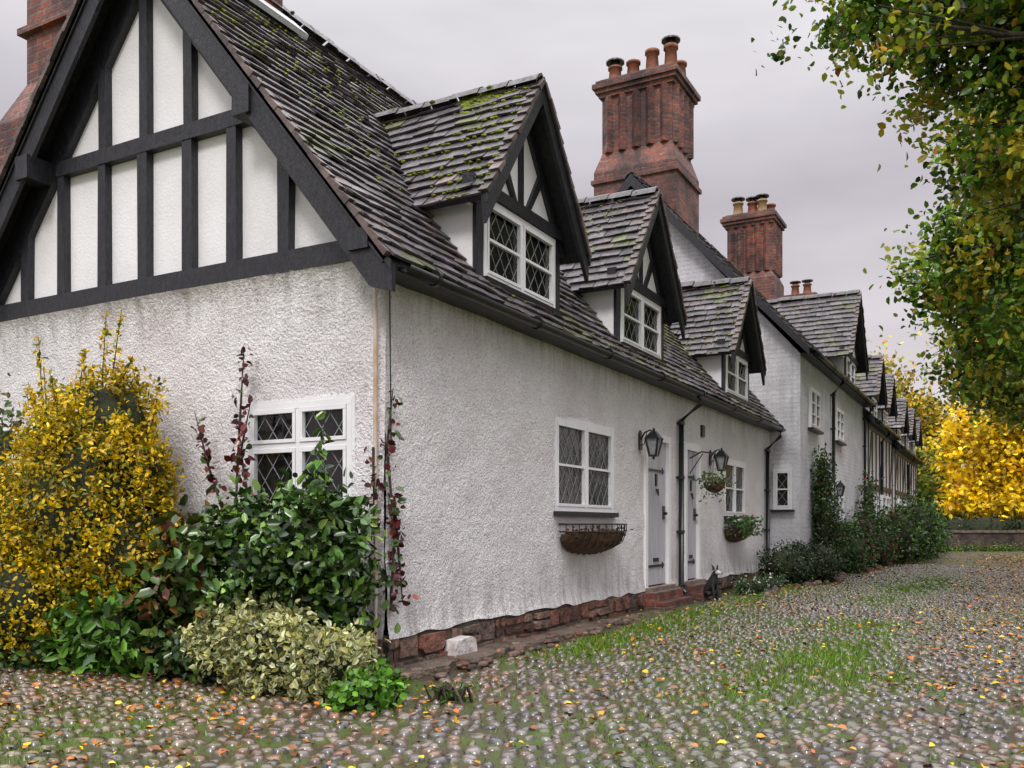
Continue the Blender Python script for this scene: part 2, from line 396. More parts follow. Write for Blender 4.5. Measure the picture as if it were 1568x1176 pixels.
def dormer(rf, tm, wn, yc, P, hw=1.17, zf=4.36, za=5.92, wh=.80, wz0=3.70, wz1=4.5, gauge=.155, tw=.24, moss=40):
    xe, ze, sl = P['xe'], P['ze'], P['sl']; xw = P['xw']-.02; xf = P['xw']+.22
    zr = lambda x: ze+sl*(xe-x); xr = lambda z: xe-(z-ze)/sl
    keep = lambda p: p.z > zr(p.x)-.05
    low = 3.2 if ze < 4 else ze-.2
    for sg in (-1, 1):
        y0 = yc+sg*hw; rise = za-zf; H = math.hypot(hw, rise)
        S = Vector((0, -sg*hw, rise))/H; N = Vector((0, sg*rise, hw))/H; O = Vector((xf, y0, zf)); U = Vector((-1, 0, 0)); L = xf-xr(za)
        tiles(rf, O, U, S, N, L, H, gauge, tw, keep, seed=int(yc*3+sg), mossy=.16, sagk=.04)
        mossblobs(rf, O, U, S, N, L, H, moss, gauge, seed=int(yc), keep=keep, rmax=.024)
        rf.prism([O, (xf, yc, za), (xr(za)-.1, yc, za), (xr(zf)-.1, y0, zf)], -N*.05, 'black')
        wv = .155; k = wv*H/hw
        ya = y0+sg*.03; za0 = zf-.03*rise/hw
        tm.prism([(xf, ya, za0+.02), (xf, yc, za+.03), (xf, yc, za+.03-k), (xf, ya-sg*.02, za0+.02-k)], (.045, 0, 0), 'black')
        tm.prism([(xf+.045, ya, za0+.035), (xf+.045, yc, za+.045), (xf+.045, yc, za-.03), (xf+.045, ya, za0-.04)], (.02, 0, 0), 'black')
        for q in range(int(H/.16)):
            f0 = q*.16/H; g = R(.05, .12); yy = y0+(yc-y0)*f0; zz = zf+rise*f0; p = Vector((xf-.03, yy, zz))
            rf.prism([p+N*.0, p+S*.17, p+S*.17+N*.03, p+N*(.05+R(0, .015))], (.10+R(0, .02), 0, 0), 'tile', (g*1.2, g*.95, g*.85))
        tm.prism([(xw, y0-sg*.12, zf+.02), (xw, yc, za-.10), (xw, yc, za-.26), (xw, y0-sg*.24, zf+.02)], (.05, 0, 0), 'black')
        yk = yc+sg*(wh+.12)
        tm.prism([(xw-.01, yk, low), (xw-.01, yk, zf+.1), (xr(zf+.1), yk, zf+.1), (xe-.5, yk, low)], (0, sg*.03, 0), 'smooth')
        tm.box(xw-.06, xw+.03, *(sorted((yc+sg*wh, yc+sg*(wh+.14)))), zr(xw)-.1, wz1+.03, 'black')
        tm.prism([(xw, yc+sg*.10, wz1+.14), (xw, yc+sg*.18, wz1+.14), (xw, yc+sg*.50, wz1+.14+.42), (xw, yc+sg*.43, wz1+.14+.50)], (.042, 0, 0), 'black')
    ridge_tiles(rf, (xf+.03, yc, za+.05), (xr(za)-.05, yc, za+.05), .13, .10, .33)
    tm.prism([(xw-.05, yc-hw+.15, zf+.02), (xw-.05, yc+hw-.15, zf+.02), (xw-.05, yc, za-.12)], (.055, 0, 0), 'smooth')
    tm.box(xw-.05, xw+.075, yc-hw+.1, yc+hw-.1, wz1+.02, wz1+.14, 'black')
    tm.box(xw, xw+.038, yc-.04, yc+.04, wz1+.14, za-.25, 'black')
    L = Loc(wn, (xw+.03, yc-wh, wz0), (0, 1, 0), (1, 0, 0))
    window(L, 2*wh, wz1-wz0+.01, 2, None, sill='pipe', bars=1)

def pot(mb, x, y, z, h, r, m='pot', cowl=False):
    mb.tube([(x, y, z-.05), (x, y, z+h*.1), (x, y, z+h*.85), (x, y, z+h*.86), (x, y, z+h*.97), (x, y, z+h)], [r*1.15, r*1.05, r*.85, r*1.1, r*1.1, r*.95], m, 12)
    if cowl:
        mb.tube([(x, y, z+h), (x, y, z+h+.10)], r*.7, 'pipe', 10)
        mb.tube([(x, y, z+h+.10), (x, y, z+h+.14), (x, y, z+h+.17)], [r*1.4, r*1.4, r*.5], 'pipe', 12)
def chimney(mb, x0, x1, y0, y1, zb, zs, z1, ribs=True, base=.12, sh=.25):
    mb.box(x0-base, x1+base, y0-base, y1+base, zb, zs-sh, 'brick')
    mb.frustum((x0-base, x1+base, y0-base, y1+base, zs-sh), (x0, x1, y0, y1, zs), 'brick')
    mb.box(x0, x1, y0, y1, zs, z1-.45, 'brick')
    if ribs:
        n = 5
        for i in range(n):
            c = x0+(x1-x0)*(i+.5)/n; mb.prism([(c-.13, y0+.01, zs), (c+.13, y0+.01, zs), (c, y0-.13, zs)], (0, 0, z1-.45-zs), 'brick')
        n = 4
        for i in range(n):
            c = y0+(y1-y0)*(i+.5)/n; mb.prism([(x1-.01, c-.13, zs), (x1-.01, c+.13, zs), (x1+.13, c, zs)], (0, 0, z1-.45-zs), 'brick')
    for i, (e, h) in enumerate(((.07, .10), (.14, .10), (.20, .12), (.13, .09), (.05, .05))):
        zz = z1-.45+sum((.10, .10, .12, .09, .05)[:i]); mb.box(x0-e, x1+e, y0-e, y1+e, zz, zz+h-.003, 'brick')

def downpipe(mb, xwall, y, ztop, zbot, xg, yg=None):
    yg = y if yg is None else yg; x = xwall+.07
    mb.tube([(xg, yg, ztop), (xg, yg, ztop-.12), (x, y, ztop-.38), (x, y, zbot+.08), (x+.08, y-.01, zbot)], .042, 'pipe', 10)
    z = ztop-.45
    while z > zbot: mb.tube([(x, y, z), (x, y, z+.05)], .056, 'pipe', 10); mb.box(xwall-.01, x, y-.07, y+.07, z+.01, z+.04, 'pipe'); z -= .85
    mb.tube([(xg, yg, ztop-.03), (xg, yg, ztop+.02)], .055, 'pipe', 10)
def gutter(mb, x, y0, y1, z, r=.06):
    n = 7; vs = []
    ys = np.arange(y0, y1+.01, 1.0).tolist(); ys[-1] = y1
    for y in ys:
        for k in range(n):
            t = math.pi+math.pi*k/(n-1); vs.append((x+r*math.cos(t), y, z+r*math.sin(t)))
        for k in range(n):
            t = 2*math.pi-math.pi*k/(n-1); vs.append((x+(r-.008)*math.cos(t), y, z+(r-.008)*math.sin(t)))
    k = 2*n; fs = []
    for i in range(len(ys)-1):
        for j in range(k): q = (j+1) % k; fs.append((i*k+j, (i+1)*k+j, (i+1)*k+q, i*k+q))
    fs.append(tuple(range(k))); mb.add(vs, fs, 'pipe', sm=True)
    y = y0+.4
    while y < y1: mb.tube([(x, y, z-.002), (x, y+.05, z-.002)], r+.012, 'pipe', 10); y += 1.9
def door(mb, y0, y1, z0, z1, xw):
    L = Loc(mb, (xw, y0, z0), (0, 1, 0), (1, 0, 0)); w = y1-y0; h = z1-z0; t = .10
    L.box(0, t, 0, h, -.08, .03, 'frame'); L.box(w-t, w, 0, h, -.08, .03, 'frame'); L.box(t, w-t, h-t, h, -.08, .028, 'frame')
    n = 6; pw = (w-2*t)/n
    for i in range(n): L.box(t+i*pw+.006, t+(i+1)*pw-.006, .02, h-t-.005, -.07, -.022-.004*(i % 2), 'door')
    L.box(t, w-t, .01, h-t, -.08, -.066, 'black')
    for zz in (.28, h-.55):
        L.box(t+.02, w-t-.14, zz, zz+.035, -.03, -.010, 'pipe'); L.poly([(w-t-.18, zz-.03), (w-t-.10, zz+.017), (w-t-.18, zz+.065)], -.03, -.008, 'pipe')
        L.box(t+.03, t+.09, zz-.05, zz+.085, -.03, -.009, 'pipe')
    L.box(w*.40, w*.60, h*.16, h*.185, -.03, -.01, 'pipe')
    L.box(w-t-.16, w-t-.06, h*.44, h*.53, -.03, -.006, 'pipe'); mb.tube([L.p(w-t-.11, h*.48, -.02), L.p(w-t-.11, h*.48, .035)], .022, 'pipe', 10)
    L.box(w*.47, w*.53, h*.66, h*.74, -.03, -.004, 'pipe'); mb.tube([L.p(w*.46, h*.64, .0), L.p(w*.5, h*.60, .02), L.p(w*.54, h*.64, .0)], .012, 'pipe', 6)
    L.box(-.03, w+.03, -.08, -.002, -.10, .10, 'rock')

# ================================================================== COTTAGE 1
XW = -4.53; YG = 6.09; XB = -10.31; YE = 20.02; XR = -7.42; ZR = 7.18; xe, ze = -4.30, 3.38
HW = xe-XR
sl = (ZR-ze)/HW
h1 = empty('white_cottage')
P1 = dict(xe=xe, ze=ze, sl=sl, xw=XW)
wins = [(9.30, 11.05, 1.42, 2.50), (16.37, 17.88, 1.43, 2.47)]
doors = [(12.22, 13.33, .36, 2.60), (14.05, 14.88, .36, 2.58)]
wall_grid('street_wall', (XW, YG, 0), (0, 1, 0), (1, 0, 0), YE-YG, .33, 3.5, [(a-YG, b-YG, c, d) for a, b, c, d in wins+doors], ML[MI['render']], h1, seed=2)
gw = [(-6.07, -4.87, 1.36, 2.34), (-10.1, -8.95, 1.36, 2.34)]
wall_grid('gable_wall', (XB, YG, 0), (1, 0, 0), (0, -1, 0), XW-XB, .33, 3.49, [(a-XB, b-XB, c, d) for a, b, c, d in gw], ML[MI['render']], h1, seed=12, flare_top=.06)
wl = MB()
wl.box(XB, XW-.14, YG+.14, YE-.01, .0, 3.3, 'black')
wl.box(XB-.02, XB+.02, YG+.02, YE, 0, 3.5, 'render')
for (a, b, c, d) in wins+doors:
    wl.box(XW-.14, XW+.008, a-.03, a-.001, c, d, 'smooth'); wl.box(XW-.14, XW+.008, b+.001, b+.03, c, d, 'smooth')
    wl.box(XW-.14, XW+.008, a-.03, b+.03, d+.001, d+.03, 'smooth')
for (a, b, c, d) in gw:
    wl.box(a-.03, a-.001, YG-.008, YG+.14, c, d, 'smooth'); wl.box(b+.001, b+.03, YG-.008, YG+.14, c, d, 'smooth'); wl.box(a-.03, b+.03, YG-.008, YG+.14, d+.001, d+.03, 'smooth')
wl.prism([(XB+.1, YG+.05, 3.47), (XW-.1, YG+.05, 3.47), (XR, YG+.05, ZR-.15)], (0, .08, 0), 'smooth')
wl.prism([(XB+.1, YE-.05, 3.4), (XW-.1, YE-.05, 3.4), (XR, YE-.05, ZR-.15)], (0, .04, 0), 'smooth')
wl.build('wall_structure', h1)
pl = MB()
def rcol():
    c = [(.22, .105, .075), (.16, .08, .058), (.20, .155, .13), (.13, .10, .09), (.25, .175, .14)][int(R(0, 4.99))]; k = R(.6, 1.15); return tuple(v*k for v in c)
def rub(y0, y1, fixed, axis):
    for (za, zb) in ((-.06, .12), (.12, .315)):
        u = y0-R(0, .2)
        while u < y1:
            w = R(.10, .55)*(1 if za < 0 else .8); a, b = max(u+.01, y0), min(u+w-.01, y1); u += w
            if b-a < .04: continue
            if axis == 'y' and any(p-.1 < (a+b)/2 < q+.1 for p, q in ((12.1, 13.45), (13.95, 15))): continue
            parts = [(za, zb)] if R() < .6 else [(za, (za+zb)/2), ((za+zb)/2, zb)]
            for (zc, zd) in parts:
                o = R(.0, .075); c = min(.05, (b-a)*.25); e_ = (zd-zc)*.3
                q = [(a+R(0, c), zc+R(.004, .02)), (b-R(0, c), zc+R(.004, .02)), (b-R(0, c*.4), zc+e_), (b-R(0, c*.4), zd-e_), (b-R(0, c), zd-R(.004, .03)), (a+R(0, c), zd-R(.004, .03)), (a+R(0, c*.4), zd-e_), (a+R(0, c*.4), zc+e_)]
                if axis == 'y': pl.prism([(fixed-.1, s_, z_) for s_, z_ in q], (.115+o, 0, 0), 'rubble', rcol())
                else: pl.prism([(s_, fixed+.1, z_) for s_, z_ in q], (0, -.115-o, 0), 'rubble', rcol())
rub(YG-.03, YE, XW, 'y'); rub(XB, XW+.02, YG, 'x')
pl.box(XW-.25, XW+.012, YG+.02, YE, -.1, .335, 'mortar'); pl.box(XB, XW+.01, YG-.012, YG+.2, -.1, .335, 'mortar')
pl.prism([(XW+.03, 6.92, .04), (XW+.03, 7.33, .03), (XW+.03, 7.30, .19), (XW+.03, 7.22, .22), (XW+.03, 6.97, .20)], (.13, 0, 0), 'whitestone')
n_ = 60; ysr = np.linspace(5.92, 12.1, n_); outer = [XW+.38-.09*(y-6)/6+R(-.07, .07) for y in ysr]
pl.prism([(XW, ysr[0], 0)]+[(outer[i], ysr[i], 0) for i in range(n_)]+[(XW, ysr[-1], 0)], (0, 0, .07), 'cement')
for _ in range(160):
    y = R(5.85, 12.1); x = XW+R(.08, .58); r = R(.012, .06); pl.blob((x, y, .05), (r, r*1.3, r*.6), 'rubble', 7, .25, rcol())
for a, b in ((12.12, 13.43), (13.95, 14.98)):
    pl.box(XW-.1, XW+.36, a, b, -.05, .17, 'brick'); pl.box(XW-.1, XW+.20, a+.04, b-.04, .17, .30, 'brick')
pl.build('plinth_and_steps', h1)
tb = MB()
L = Loc(tb, (0, YG, 0), (1, 0, 0), (0, -1, 0))
L.box(XB+.02, XW+.05, 3.485, 3.675, -.1, .055, 'black')
zin = lambda x: ZR-.56-(abs(x-XR))*sl
hb = HW-.30
for sg in (-1, 1):
    xf_ = XR+sg*hb
    tb.prism([(XR, YG-.03, ZR-.07), (xf_, YG-.03, ZR-.07-hb*sl), (xf_, YG-.03, ZR-.21-hb*sl), (xf_-sg*.30, YG-.03, ZR-.56-(hb-.3)*sl), (XR, YG-.03, ZR-.56)], (0, .1, 0), 'black')
hx = (ZR-.56-5.0)/sl
L.box(XR-hx-.02, XR+hx+.02, 4.92, 5.07, -.06, .042, 'black')
for i, x in enumerate((-9.33, -8.71, -8.06, -7.45, -6.83, -6.25, -5.62)):
    w = .058+R(0, .012); top = min(4.925, zin(x)+.1)
    L.poly([(x-w, 3.67), (x+w, 3.67), (x+w+R(-.015, .015), top), (x-w+R(-.015, .015), top)], -.06, .034+R(-.004, .004), 'black')
    if zin(x) > 5.2: L.poly([(x-w*.85+.01, 5.065), (x+w*.85+.01, 5.065), (x+w*.85, zin(x)+.12), (x-w*.85, zin(x)+.12)], -.06, .032, 'black')
y0 = 5.82
for sg in (-1, 1):
    xb_ = XR+sg*(HW+.04); zz = ZR-(HW+.04)*sl
    tb.prism([(XR, y0, ZR+.0), (xb_, y0, zz), (xb_, y0, zz-.22), (xb_-sg*.22, y0, zz-.16), (XR, y0, ZR-.36)], (0, .045, 0), 'black')
    tb.prism([(XR, y0-.02, ZR+.02), (xb_, y0-.02, zz+.02), (xb_, y0-.02, zz-.06), (XR, y0-.02, ZR-.07)], (0, .02, 0), 'black')
    for dd, aa, bb in ((1.55, -.44, -.2), (HW-.28, -.24, -.07)):
        px = XR+sg*dd; pz = ZR-dd*sl
        tb.box(px-.10, px+.10, y0-.03, YG+.1, pz+aa, pz+bb, 'black')
tb.box(XW-.02, xe+.01, y0+.05, YE-.02, 3.30, 3.335, 'black'); tb.box(xe-.02, xe+.01, y0+.05, YE-.02, 3.335, 3.43, 'black')
rf = MB()
Ls = math.hypot(XR-xe, ZR-ze)
for sg in (1, -1):
    O = Vector((XR+sg*(xe-XR), 5.80, ze)); S = Vector((-sg*(xe-XR), 0, ZR-ze)).normalized(); N = Vector((sg*(ZR-ze), 0, xe-XR)).normalized()
    if sg > 0:
        tiles(rf, O, (0, 1, 0), S, N, YE-5.80, Ls, .15, .23, seed=4, mossy=.13)
        mossblobs(rf, O, (0, 1, 0), S, N, 14, Ls*.9, 2000, .15, 3, .021)
    else: tiles(rf, O, (0, 1, 0), S, N, 14, Ls, .25, .4, seed=4)
    rf.prism([O, O+S*Ls, O+S*Ls+Vector((0, YE-5.8, 0)), O+Vector((0, YE-5.8, 0))], -N*.06, 'black')
    for r in range(int(Ls/.15)):
        p = O+S*(r*.15)+Vector((0, -.03-R(0, .02), 0)); g = R(.05, .13)
        rf.prism([p, p+S*.17, p+S*.17+N*.035, p+N*(.05+R(0, .02))], (0, .07, 0), 'tile', (g*1.25, g*.95, g*.85))
ridge_tiles(rf, (XR, 5.78, ZR+.06), (XR, YE, ZR+.06), .17, .13, .42)
wn = MB()
for yc, mo in ((8.49, 460), (12.10, 340), (17.27, 260)):
    dormer(rf, tb, wn, yc, P1, moss=mo)
for _ in range(300):
    x = R(-5.25, -4.7); d = abs(rng.normal(0, .08)); r = R(.012, .035); rf.blob((x, 8.49-d, 5.955-d*1.33), (r*1.3, r, r*.6), 'moss', 6)
rf.build('roof_tiles', h1); tb.build('timber_frame', h1)
for (a, b, c, d) in wins: window(Loc(wn, (XW, a, c), (0, 1, 0), (1, 0, 0)), b-a, d-c, 2, None, bars=1)
for (a, b, c, d) in gw: window(Loc(wn, (a, YG, c), (1, 0, 0), (0, -1, 0)), b-a, d-c, 2, .60)
wn.build('windows', h1)
dr = MB()
for a, b, c, d in doors: door(dr, a, b, c, d, XW)
dr.build('plank_doors', h1)
gt = MB()
gutter(gt, -4.22, 5.95, YE-.05, 3.335)
downpipe(gt, XW, 13.70, 3.28, .2, -4.22, 13.9); downpipe(gt, XW, 19.55, 3.28, .2, -4.22, 19.7)
gt.tube([(XW-.07, YG-.035, 3.25), (XW-.06, YG-.05, 2.0), (XW-.05, YG-.06, .9), (XW-.04, YG-.08, .02)], .018, 'pvc', 8)
gt.tube([(XW+.012, YG+.05, 3.3), (XW+.02, YG+.06, 1.9)], .006, 'pipe', 6)
gt.box(XW, XW+.05, 14.9, 15.05, 2.75, 2.95, 'pipe')
gt.build('gutters_and_pipes', h1)
ch = MB()
chimney(ch, -7.95, -7.30, 7.12, 7.80, 6.4, 7.6, 9.6, False, .03)
ch.prism([(-7.24, 7.05, 7.02), (-7.24, 7.95, 7.02), (-7.06, 8.0, 6.84), (-7.06, 7.0, 6.84)], (.03, 0, .05), 'leadwhite')
pot(ch, -7.6, 7.45, 9.6, .6, .14)
chimney(ch, -10.72, -9.75, 7.0, 7.9, 3.0, 6.75, 9.8, False, .24, .55)
ch.box(-10.80, -9.67, 6.92, 7.98, 7.35, 7.43, 'brick')
ch.build('brick_chimneys', h1)

# ================================================================== ROW COTTAGES
def row_cottage(y0, y1, xw, ez, rx, rz, dorm, wl_, drs, timber, chims, wallmat='render', gable=True, ov=.28):
    e = empty('white_cottage'); xe_ = xw+.24; s_ = (rz-ez)/(xe_-rx); P = dict(xe=xe_, ze=ez, sl=s_, xw=xw)
    a = MB(); xb = 2*rx-xw
    a.prism([(xb, y0, 0), (xw, y0, 0), (xw, y0, ez-.06), (rx, y0, rz-.16), (xb, y0, ez-.06)], (0, y1-y0, 0), wallmat)
    a.box(xb-.03, xw+.035, y0-.03, y1, -.1, .28, 'mortar')
    a.build('walls', e)
    r = MB(); t = MB(); w = MB(); c = MB(); Lr = math.hypot(xe_-rx, rz-ez)
    for sg in (1, -1):
        O = Vector((rx+sg*(xe_-rx), y0-ov, ez)); S = Vector((-sg*(xe_-rx), 0, rz-ez)).normalized(); N = Vector((sg*(rz-ez), 0, xe_-rx)).normalized()
        if sg > 0: tiles(r, O, (0, 1, 0), S, N, y1-y0+ov, Lr, .19, .32, seed=int(y0)); mossblobs(r, O, (0, 1, 0), S, N, y1-y0, Lr, 160, .19, 3)
        r.prism([O, O+S*Lr, O+S*Lr+Vector((0, y1-y0+ov, 0)), O+Vector((0, y1-y0+ov, 0))], -N*.07, 'black')
        if gable:
            t.prism([(rx, y0-ov-.02, rz+.02), (O.x, y0-ov-.02, ez+.02), (O.x, y0-ov-.02, ez-.16), (rx, y0-ov-.02, rz-.26)], (0, .05, 0), 'black')
    ridge_tiles(r, (rx, y0-ov, rz+.06), (rx, y1, rz+.06))
    for (yc, hw, zf, za, wh, wz0, wz1) in dorm: dormer(r, t, w, yc, P, hw, zf, za, wh, wz0, wz1, .19, .3, 110)
    t.box(xw, xe_, y0, y1, ez-.09, ez-.05, 'black'); gutter(t, xe_+.06, y0+.02, y1-.02, ez-.03)
    for (ya, yb, za, zb) in wl_:
        window(Loc(w, (xw+.06, ya, za), (0, 1, 0), (1, 0, 0)), yb-ya, zb-za, 2, None, lat=False, bars=2)
    for (ya, yb) in drs: door(w, ya, yb, .3, 2.3, xw+.09)
    if timber:
        for z in (.3, 2.45, ez-.25): t.box(xw-.02, xw+.035, y0+.02, y1-.02, z, z+.16, 'black')
        n = int((y1-y0)/.95)
        for i in range(n+1):
            y = y0+.02+(y1-y0-.2)*i/n; t.box(xw-.02, xw+.03, y, y+.15, .46, ez-.26, 'black')
        for i in range(0, n, 3):
            y = y0+(y1-y0)*i/n; t.prism([(xw, y+.1, 2.6), (xw, y+.26, 2.6), (xw, y+.95, ez-.3), (xw, y+.79, ez-.3)], (.026, 0, 0), 'black')
    for d in chims[0]: downpipe(t, xw, d, ez-.05, .2, xe_+.06)
    for q in chims[1]: q(c)
    r.build('roof_tiles', e); t.build('timber_frame', e); w.build('windows_and_doors', e)
    if c.v: c.build('brick_chimney', e)
    return e
def bigch(c):
    chimney(c, -8.92, -7.10, 21.08, 22.6, 8.0, 10.6, 12.45, True, .16, .5)
    c.box(-9.14, -6.88, 20.86, 22.82, 9.8, 9.9, 'brick')
    for x, y, m, co, h in ((-8.7, 21.4, 'pot', True, .42), (-8.25, 21.5, 'pot', False, .5), (-8.0, 22.2, 'pot', False, .5), (-7.75, 21.5, 'pot', False, .66), (-7.3, 21.6, 'pot', True, .72), (-7.3, 22.3, 'pot', False, .6)): pot(c, x, y, 12.46, h, .17, m, co)
def ch2(c):
    chimney(c, -8.45, -6.95, 31.0, 32.3, 7.4, 9.9, 11.95, True, .12)
    for x, y, m, co in ((-8.15, 31.3, 'potbuff', True), (-7.7, 31.5, 'pot', True), (-7.35, 31.4, 'potbuff', True), (-7.2, 32, 'pot', False)): pot(c, x, y, 11.95, .5, .17, m, co)
def ch3(c):
    chimney(c, -8.3, -7.1, 39.6, 40.8, 7.0, 9.6, 11.1, False, .1)
    for x in (-7.95, -7.45): pot(c, x, 40.0, 11.1, .5, .17, 'pot', True)
row_cottage(20.05, 30.0, -3.88, 5.02, -7.65, 9.42, [(27.2, 1.6, 5.85, 7.85, .8, 5.1, 5.95)],
            [(20.9, 22.1, 3.45, 4.35), (24.2, 25.6, 1.35, 2.35), (24.4, 25.6, 3.45, 4.3)], [(22.6, 23.6)], False, ([23.9, 29.7], [bigch]), 'pbrick')
row_cottage(30.03, 37.0, -3.78, 4.55, -7.65, 8.55, [(31.6, 1.15, 5.35, 6.75, .7, 4.65, 5.4), (34.8, 1.15, 5.3, 6.6, .7, 4.65, 5.35)],
            [(31, 32.4, 1.3, 2.3), (34.6, 36, 1.3, 2.3)], [(33, 34)], True, ([33.2], [ch2]))
row_cottage(37.03, 47.0, -3.70, 4.25, -7.65, 8.2, [(38.6, 1.1, 5.0, 6.2, .65, 4.35, 5.05), (42.0, 1.1, 5.0, 6.2, .65, 4.35, 5.05), (45.2, 1.1, 5.0, 6.1, .65, 4.35, 5.05)],
            [(38, 39.4, 1.3, 2.3), (43, 44.4, 1.3, 2.3)], [(40.5, 41.5)], True, ([41.9], [ch3]))
sw = MB(); window(Loc(sw, (-4.44, 19.985, 1.6), (1, 0, 0), (0, -1, 0)), .40, .88, 1, None, bars=1)
o = sw.build('side_window'); o.parent = bpy.data.objects['white_cottage.001']

# ================================================================== STREET OBJECTS
def lantern(x, y, z):
    mb = MB()
    mb.prism([(x-.01, y-.05, z-.1), (x-.01, y+.05, z-.1), (x-.01, y+.05, z+.12), (x-.01, y, z+.17), (x-.01, y-.05, z+.12)], (.025, 0, 0), 'pipe')
    mb.tube([(x, y, z+.02), (x+.07, y, z+.14), (x+.15, y, z+.17), (x+.2, y, z+.1)], .012, 'pipe', 7)
    mb.tube([(x, y, z-.05), (x+.06, y, z-.02), (x+.1, y, z+.15)], .008, 'pipe', 6)
    cx = x+.2; t = z+.06
    mb.frustum((cx-.11, cx+.11, y-.11, y+.11, t-.02), (cx-.03, cx+.03, y-.03, y+.03, t+.09), 'pipe')
    mb.blob((cx, y, t+.11), (.022, .022, .03), 'pipe', 8, 0)
    mb.frustum((cx-.045, cx+.045, y-.045, y+.045, t-.24), (cx-.085, cx+.085, y-.085, y+.085, t-.02), 'lead')
    for a in (-1, 1):
        for b in (-1, 1): mb.tube([(cx+a*.048, y+b*.048, t-.24), (cx+a*.09, y+b*.09, t-.02)], .016, 'pipe', 5)
    mb.box(cx-.06, cx+.06, y-.06, y+.06, t-.265, t-.24, 'pipe'); mb.blob((cx, y, t-.28), (.02, .02, .03), 'pipe', 8, 0)
    mb.build('wall_lantern')
lantern(XW+.02, 12.02, 2.42); lantern(XW+.02, 15.45, 2.40); lantern(-3.86, 24.0, 2.2)

def leaves(name, P, size, col, parent=None, mat=None, up=.3, flat=False, aspect=.55, out=None, edge=None):
    P = np.asarray(P, float); n = len(P); size = np.broadcast_to(size, n)[:, None]
    d = rng.normal(size=(n, 3)); nr = rng.normal(size=(n, 3))
    if flat: d[:, 2] *= .22; nr = nr*.28; nr[:, 2] = 1
    else:
        nr[:, 2] += up
        if out is not None: nr += out*.9
    d /= np.linalg.norm(d, axis=1)[:, None]
    s = np.cross(d, nr); s /= np.linalg.norm(s, axis=1)[:, None]+1e-9; q = np.cross(s, d)
    W = size*aspect*.5; f = size*rng.uniform(.02, .16, (n, 1)); c = size*rng.uniform(-.05, .2, (n, 1))
    v = np.stack([P, P+d*size*.28+s*W*.9+q*f, P+d*size*.68+s*W*.8+q*f, P+d*size-q*c, P+d*size*.68-s*W*.8+q*f, P+d*size*.28-s*W*.9+q*f], 1)
    b = np.arange(n)[:, None]*6
    F = np.concatenate([b+np.array([0, 1, 2, 3]), b+np.array([0, 3, 4, 5])], 0)
    C = np.repeat(col[:, None, :], 6, axis=1)
    if edge is not None:
        C = C.copy(); C[:, [1, 2, 4, 5]] = edge[:, None, :]
    return npmesh(name, v.reshape(-1, 3), F, mat or LEAF, C.reshape(-1, 3), parent)
def pal(n, cols, wts=None, var=.25):
    cols = np.array(cols); i = rng.choice(len(cols), n, p=None if wts is None else np.array(wts)/sum(wts))
    return cols[i]*rng.uniform(1-var, 1+var, (n, 1))

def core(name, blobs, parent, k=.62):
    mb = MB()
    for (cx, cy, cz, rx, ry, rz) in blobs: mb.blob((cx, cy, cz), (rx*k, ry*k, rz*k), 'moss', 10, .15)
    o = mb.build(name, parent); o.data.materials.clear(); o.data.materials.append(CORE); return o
def shrub(name, blobs, ncl, npc, size, cols, wts=None, spread=.10, mat=None, base=None, spikes=0, aspect=.55, up=.3, cr=.62, docore=True, edge=None):
    e = empty(name); B = np.array(blobs, float); vol = (B[:, 3]*B[:, 4]+B[:, 3]*B[:, 5]+B[:, 4]*B[:, 5]); i = rng.choice(len(B), ncl, p=vol/vol.sum())
    d = rng.normal(size=(ncl, 3)); d /= np.linalg.norm(d, axis=1)[:, None]; r = rng.uniform(.5, 1, (ncl, 1))**.6+rng.normal(0, .08, (ncl, 1))
    C = B[i, :3]+d*B[i, 3:]*r; C[:, 2] = np.maximum(C[:, 2], .06); bright = rng.uniform(.5, 1.3, (ncl, 1))*np.clip((r-.38)*1.7, .25, 1)  # random clump tone, times inner occlusion shade painted into the leaf colour
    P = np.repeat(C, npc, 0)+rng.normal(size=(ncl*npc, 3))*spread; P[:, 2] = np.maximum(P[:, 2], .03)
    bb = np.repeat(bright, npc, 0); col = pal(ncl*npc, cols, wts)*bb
    sz = size*rng.uniform(.6, 1.2, ncl*npc)
    ed = None if edge is None else pal(ncl*npc, edge)*bb
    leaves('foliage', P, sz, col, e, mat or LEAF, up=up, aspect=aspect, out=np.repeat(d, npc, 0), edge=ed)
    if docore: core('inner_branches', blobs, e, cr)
    st = MB(); bx, by = base or (B[:, 0].mean(), B[:, 1].mean())
    for k in rng.choice(ncl, min(ncl, 26), replace=False):
        c = Vector(C[k]); b = Vector((bx+R(-.15, .15), by+R(-.1, .1), 0)); m_ = (b+c)/2+Vector((R(-.1, .1), R(-.1, .1), .1))
        st.tube([b, m_, c], [.016, .010, .004], 'rock', 5, False)
    if spikes:
        PP = []
        for _ in range(spikes):
            k = rng.integers(len(B)); x = B[k, 0]+R(-.8, .8)*B[k, 3]; y = B[k, 1]+R(-.6, .6)*B[k, 4]; z0 = B[k, 2]+B[k, 5]*.5; h = R(.3, .8)
            tx, ty = x+R(-.14, .14), y+R(-.12, .12); st.tube([(x, y, z0), (tx, ty, z0+h)], [.008, .003], 'rock', 5, False)
            m_ = int(58*.058/size)+6; tt = rng.uniform(0, 1, m_); PP.append(np.stack([x+(tx-x)*tt, y+(ty-y)*tt, z0+h*tt], 1)+rng.normal(size=(m_, 3))*.035*(1.15-tt[:, None]))
        PP = np.concatenate(PP); leaves('shoots', PP, size*rng.uniform(.7, 1.25, len(PP)), pal(len(PP), cols, wts), e, mat or LEAF, aspect=aspect, up=.6)
    o = st.build('stems', e); o.data.materials.clear(); o.data.materials.append(BARK)
    return e

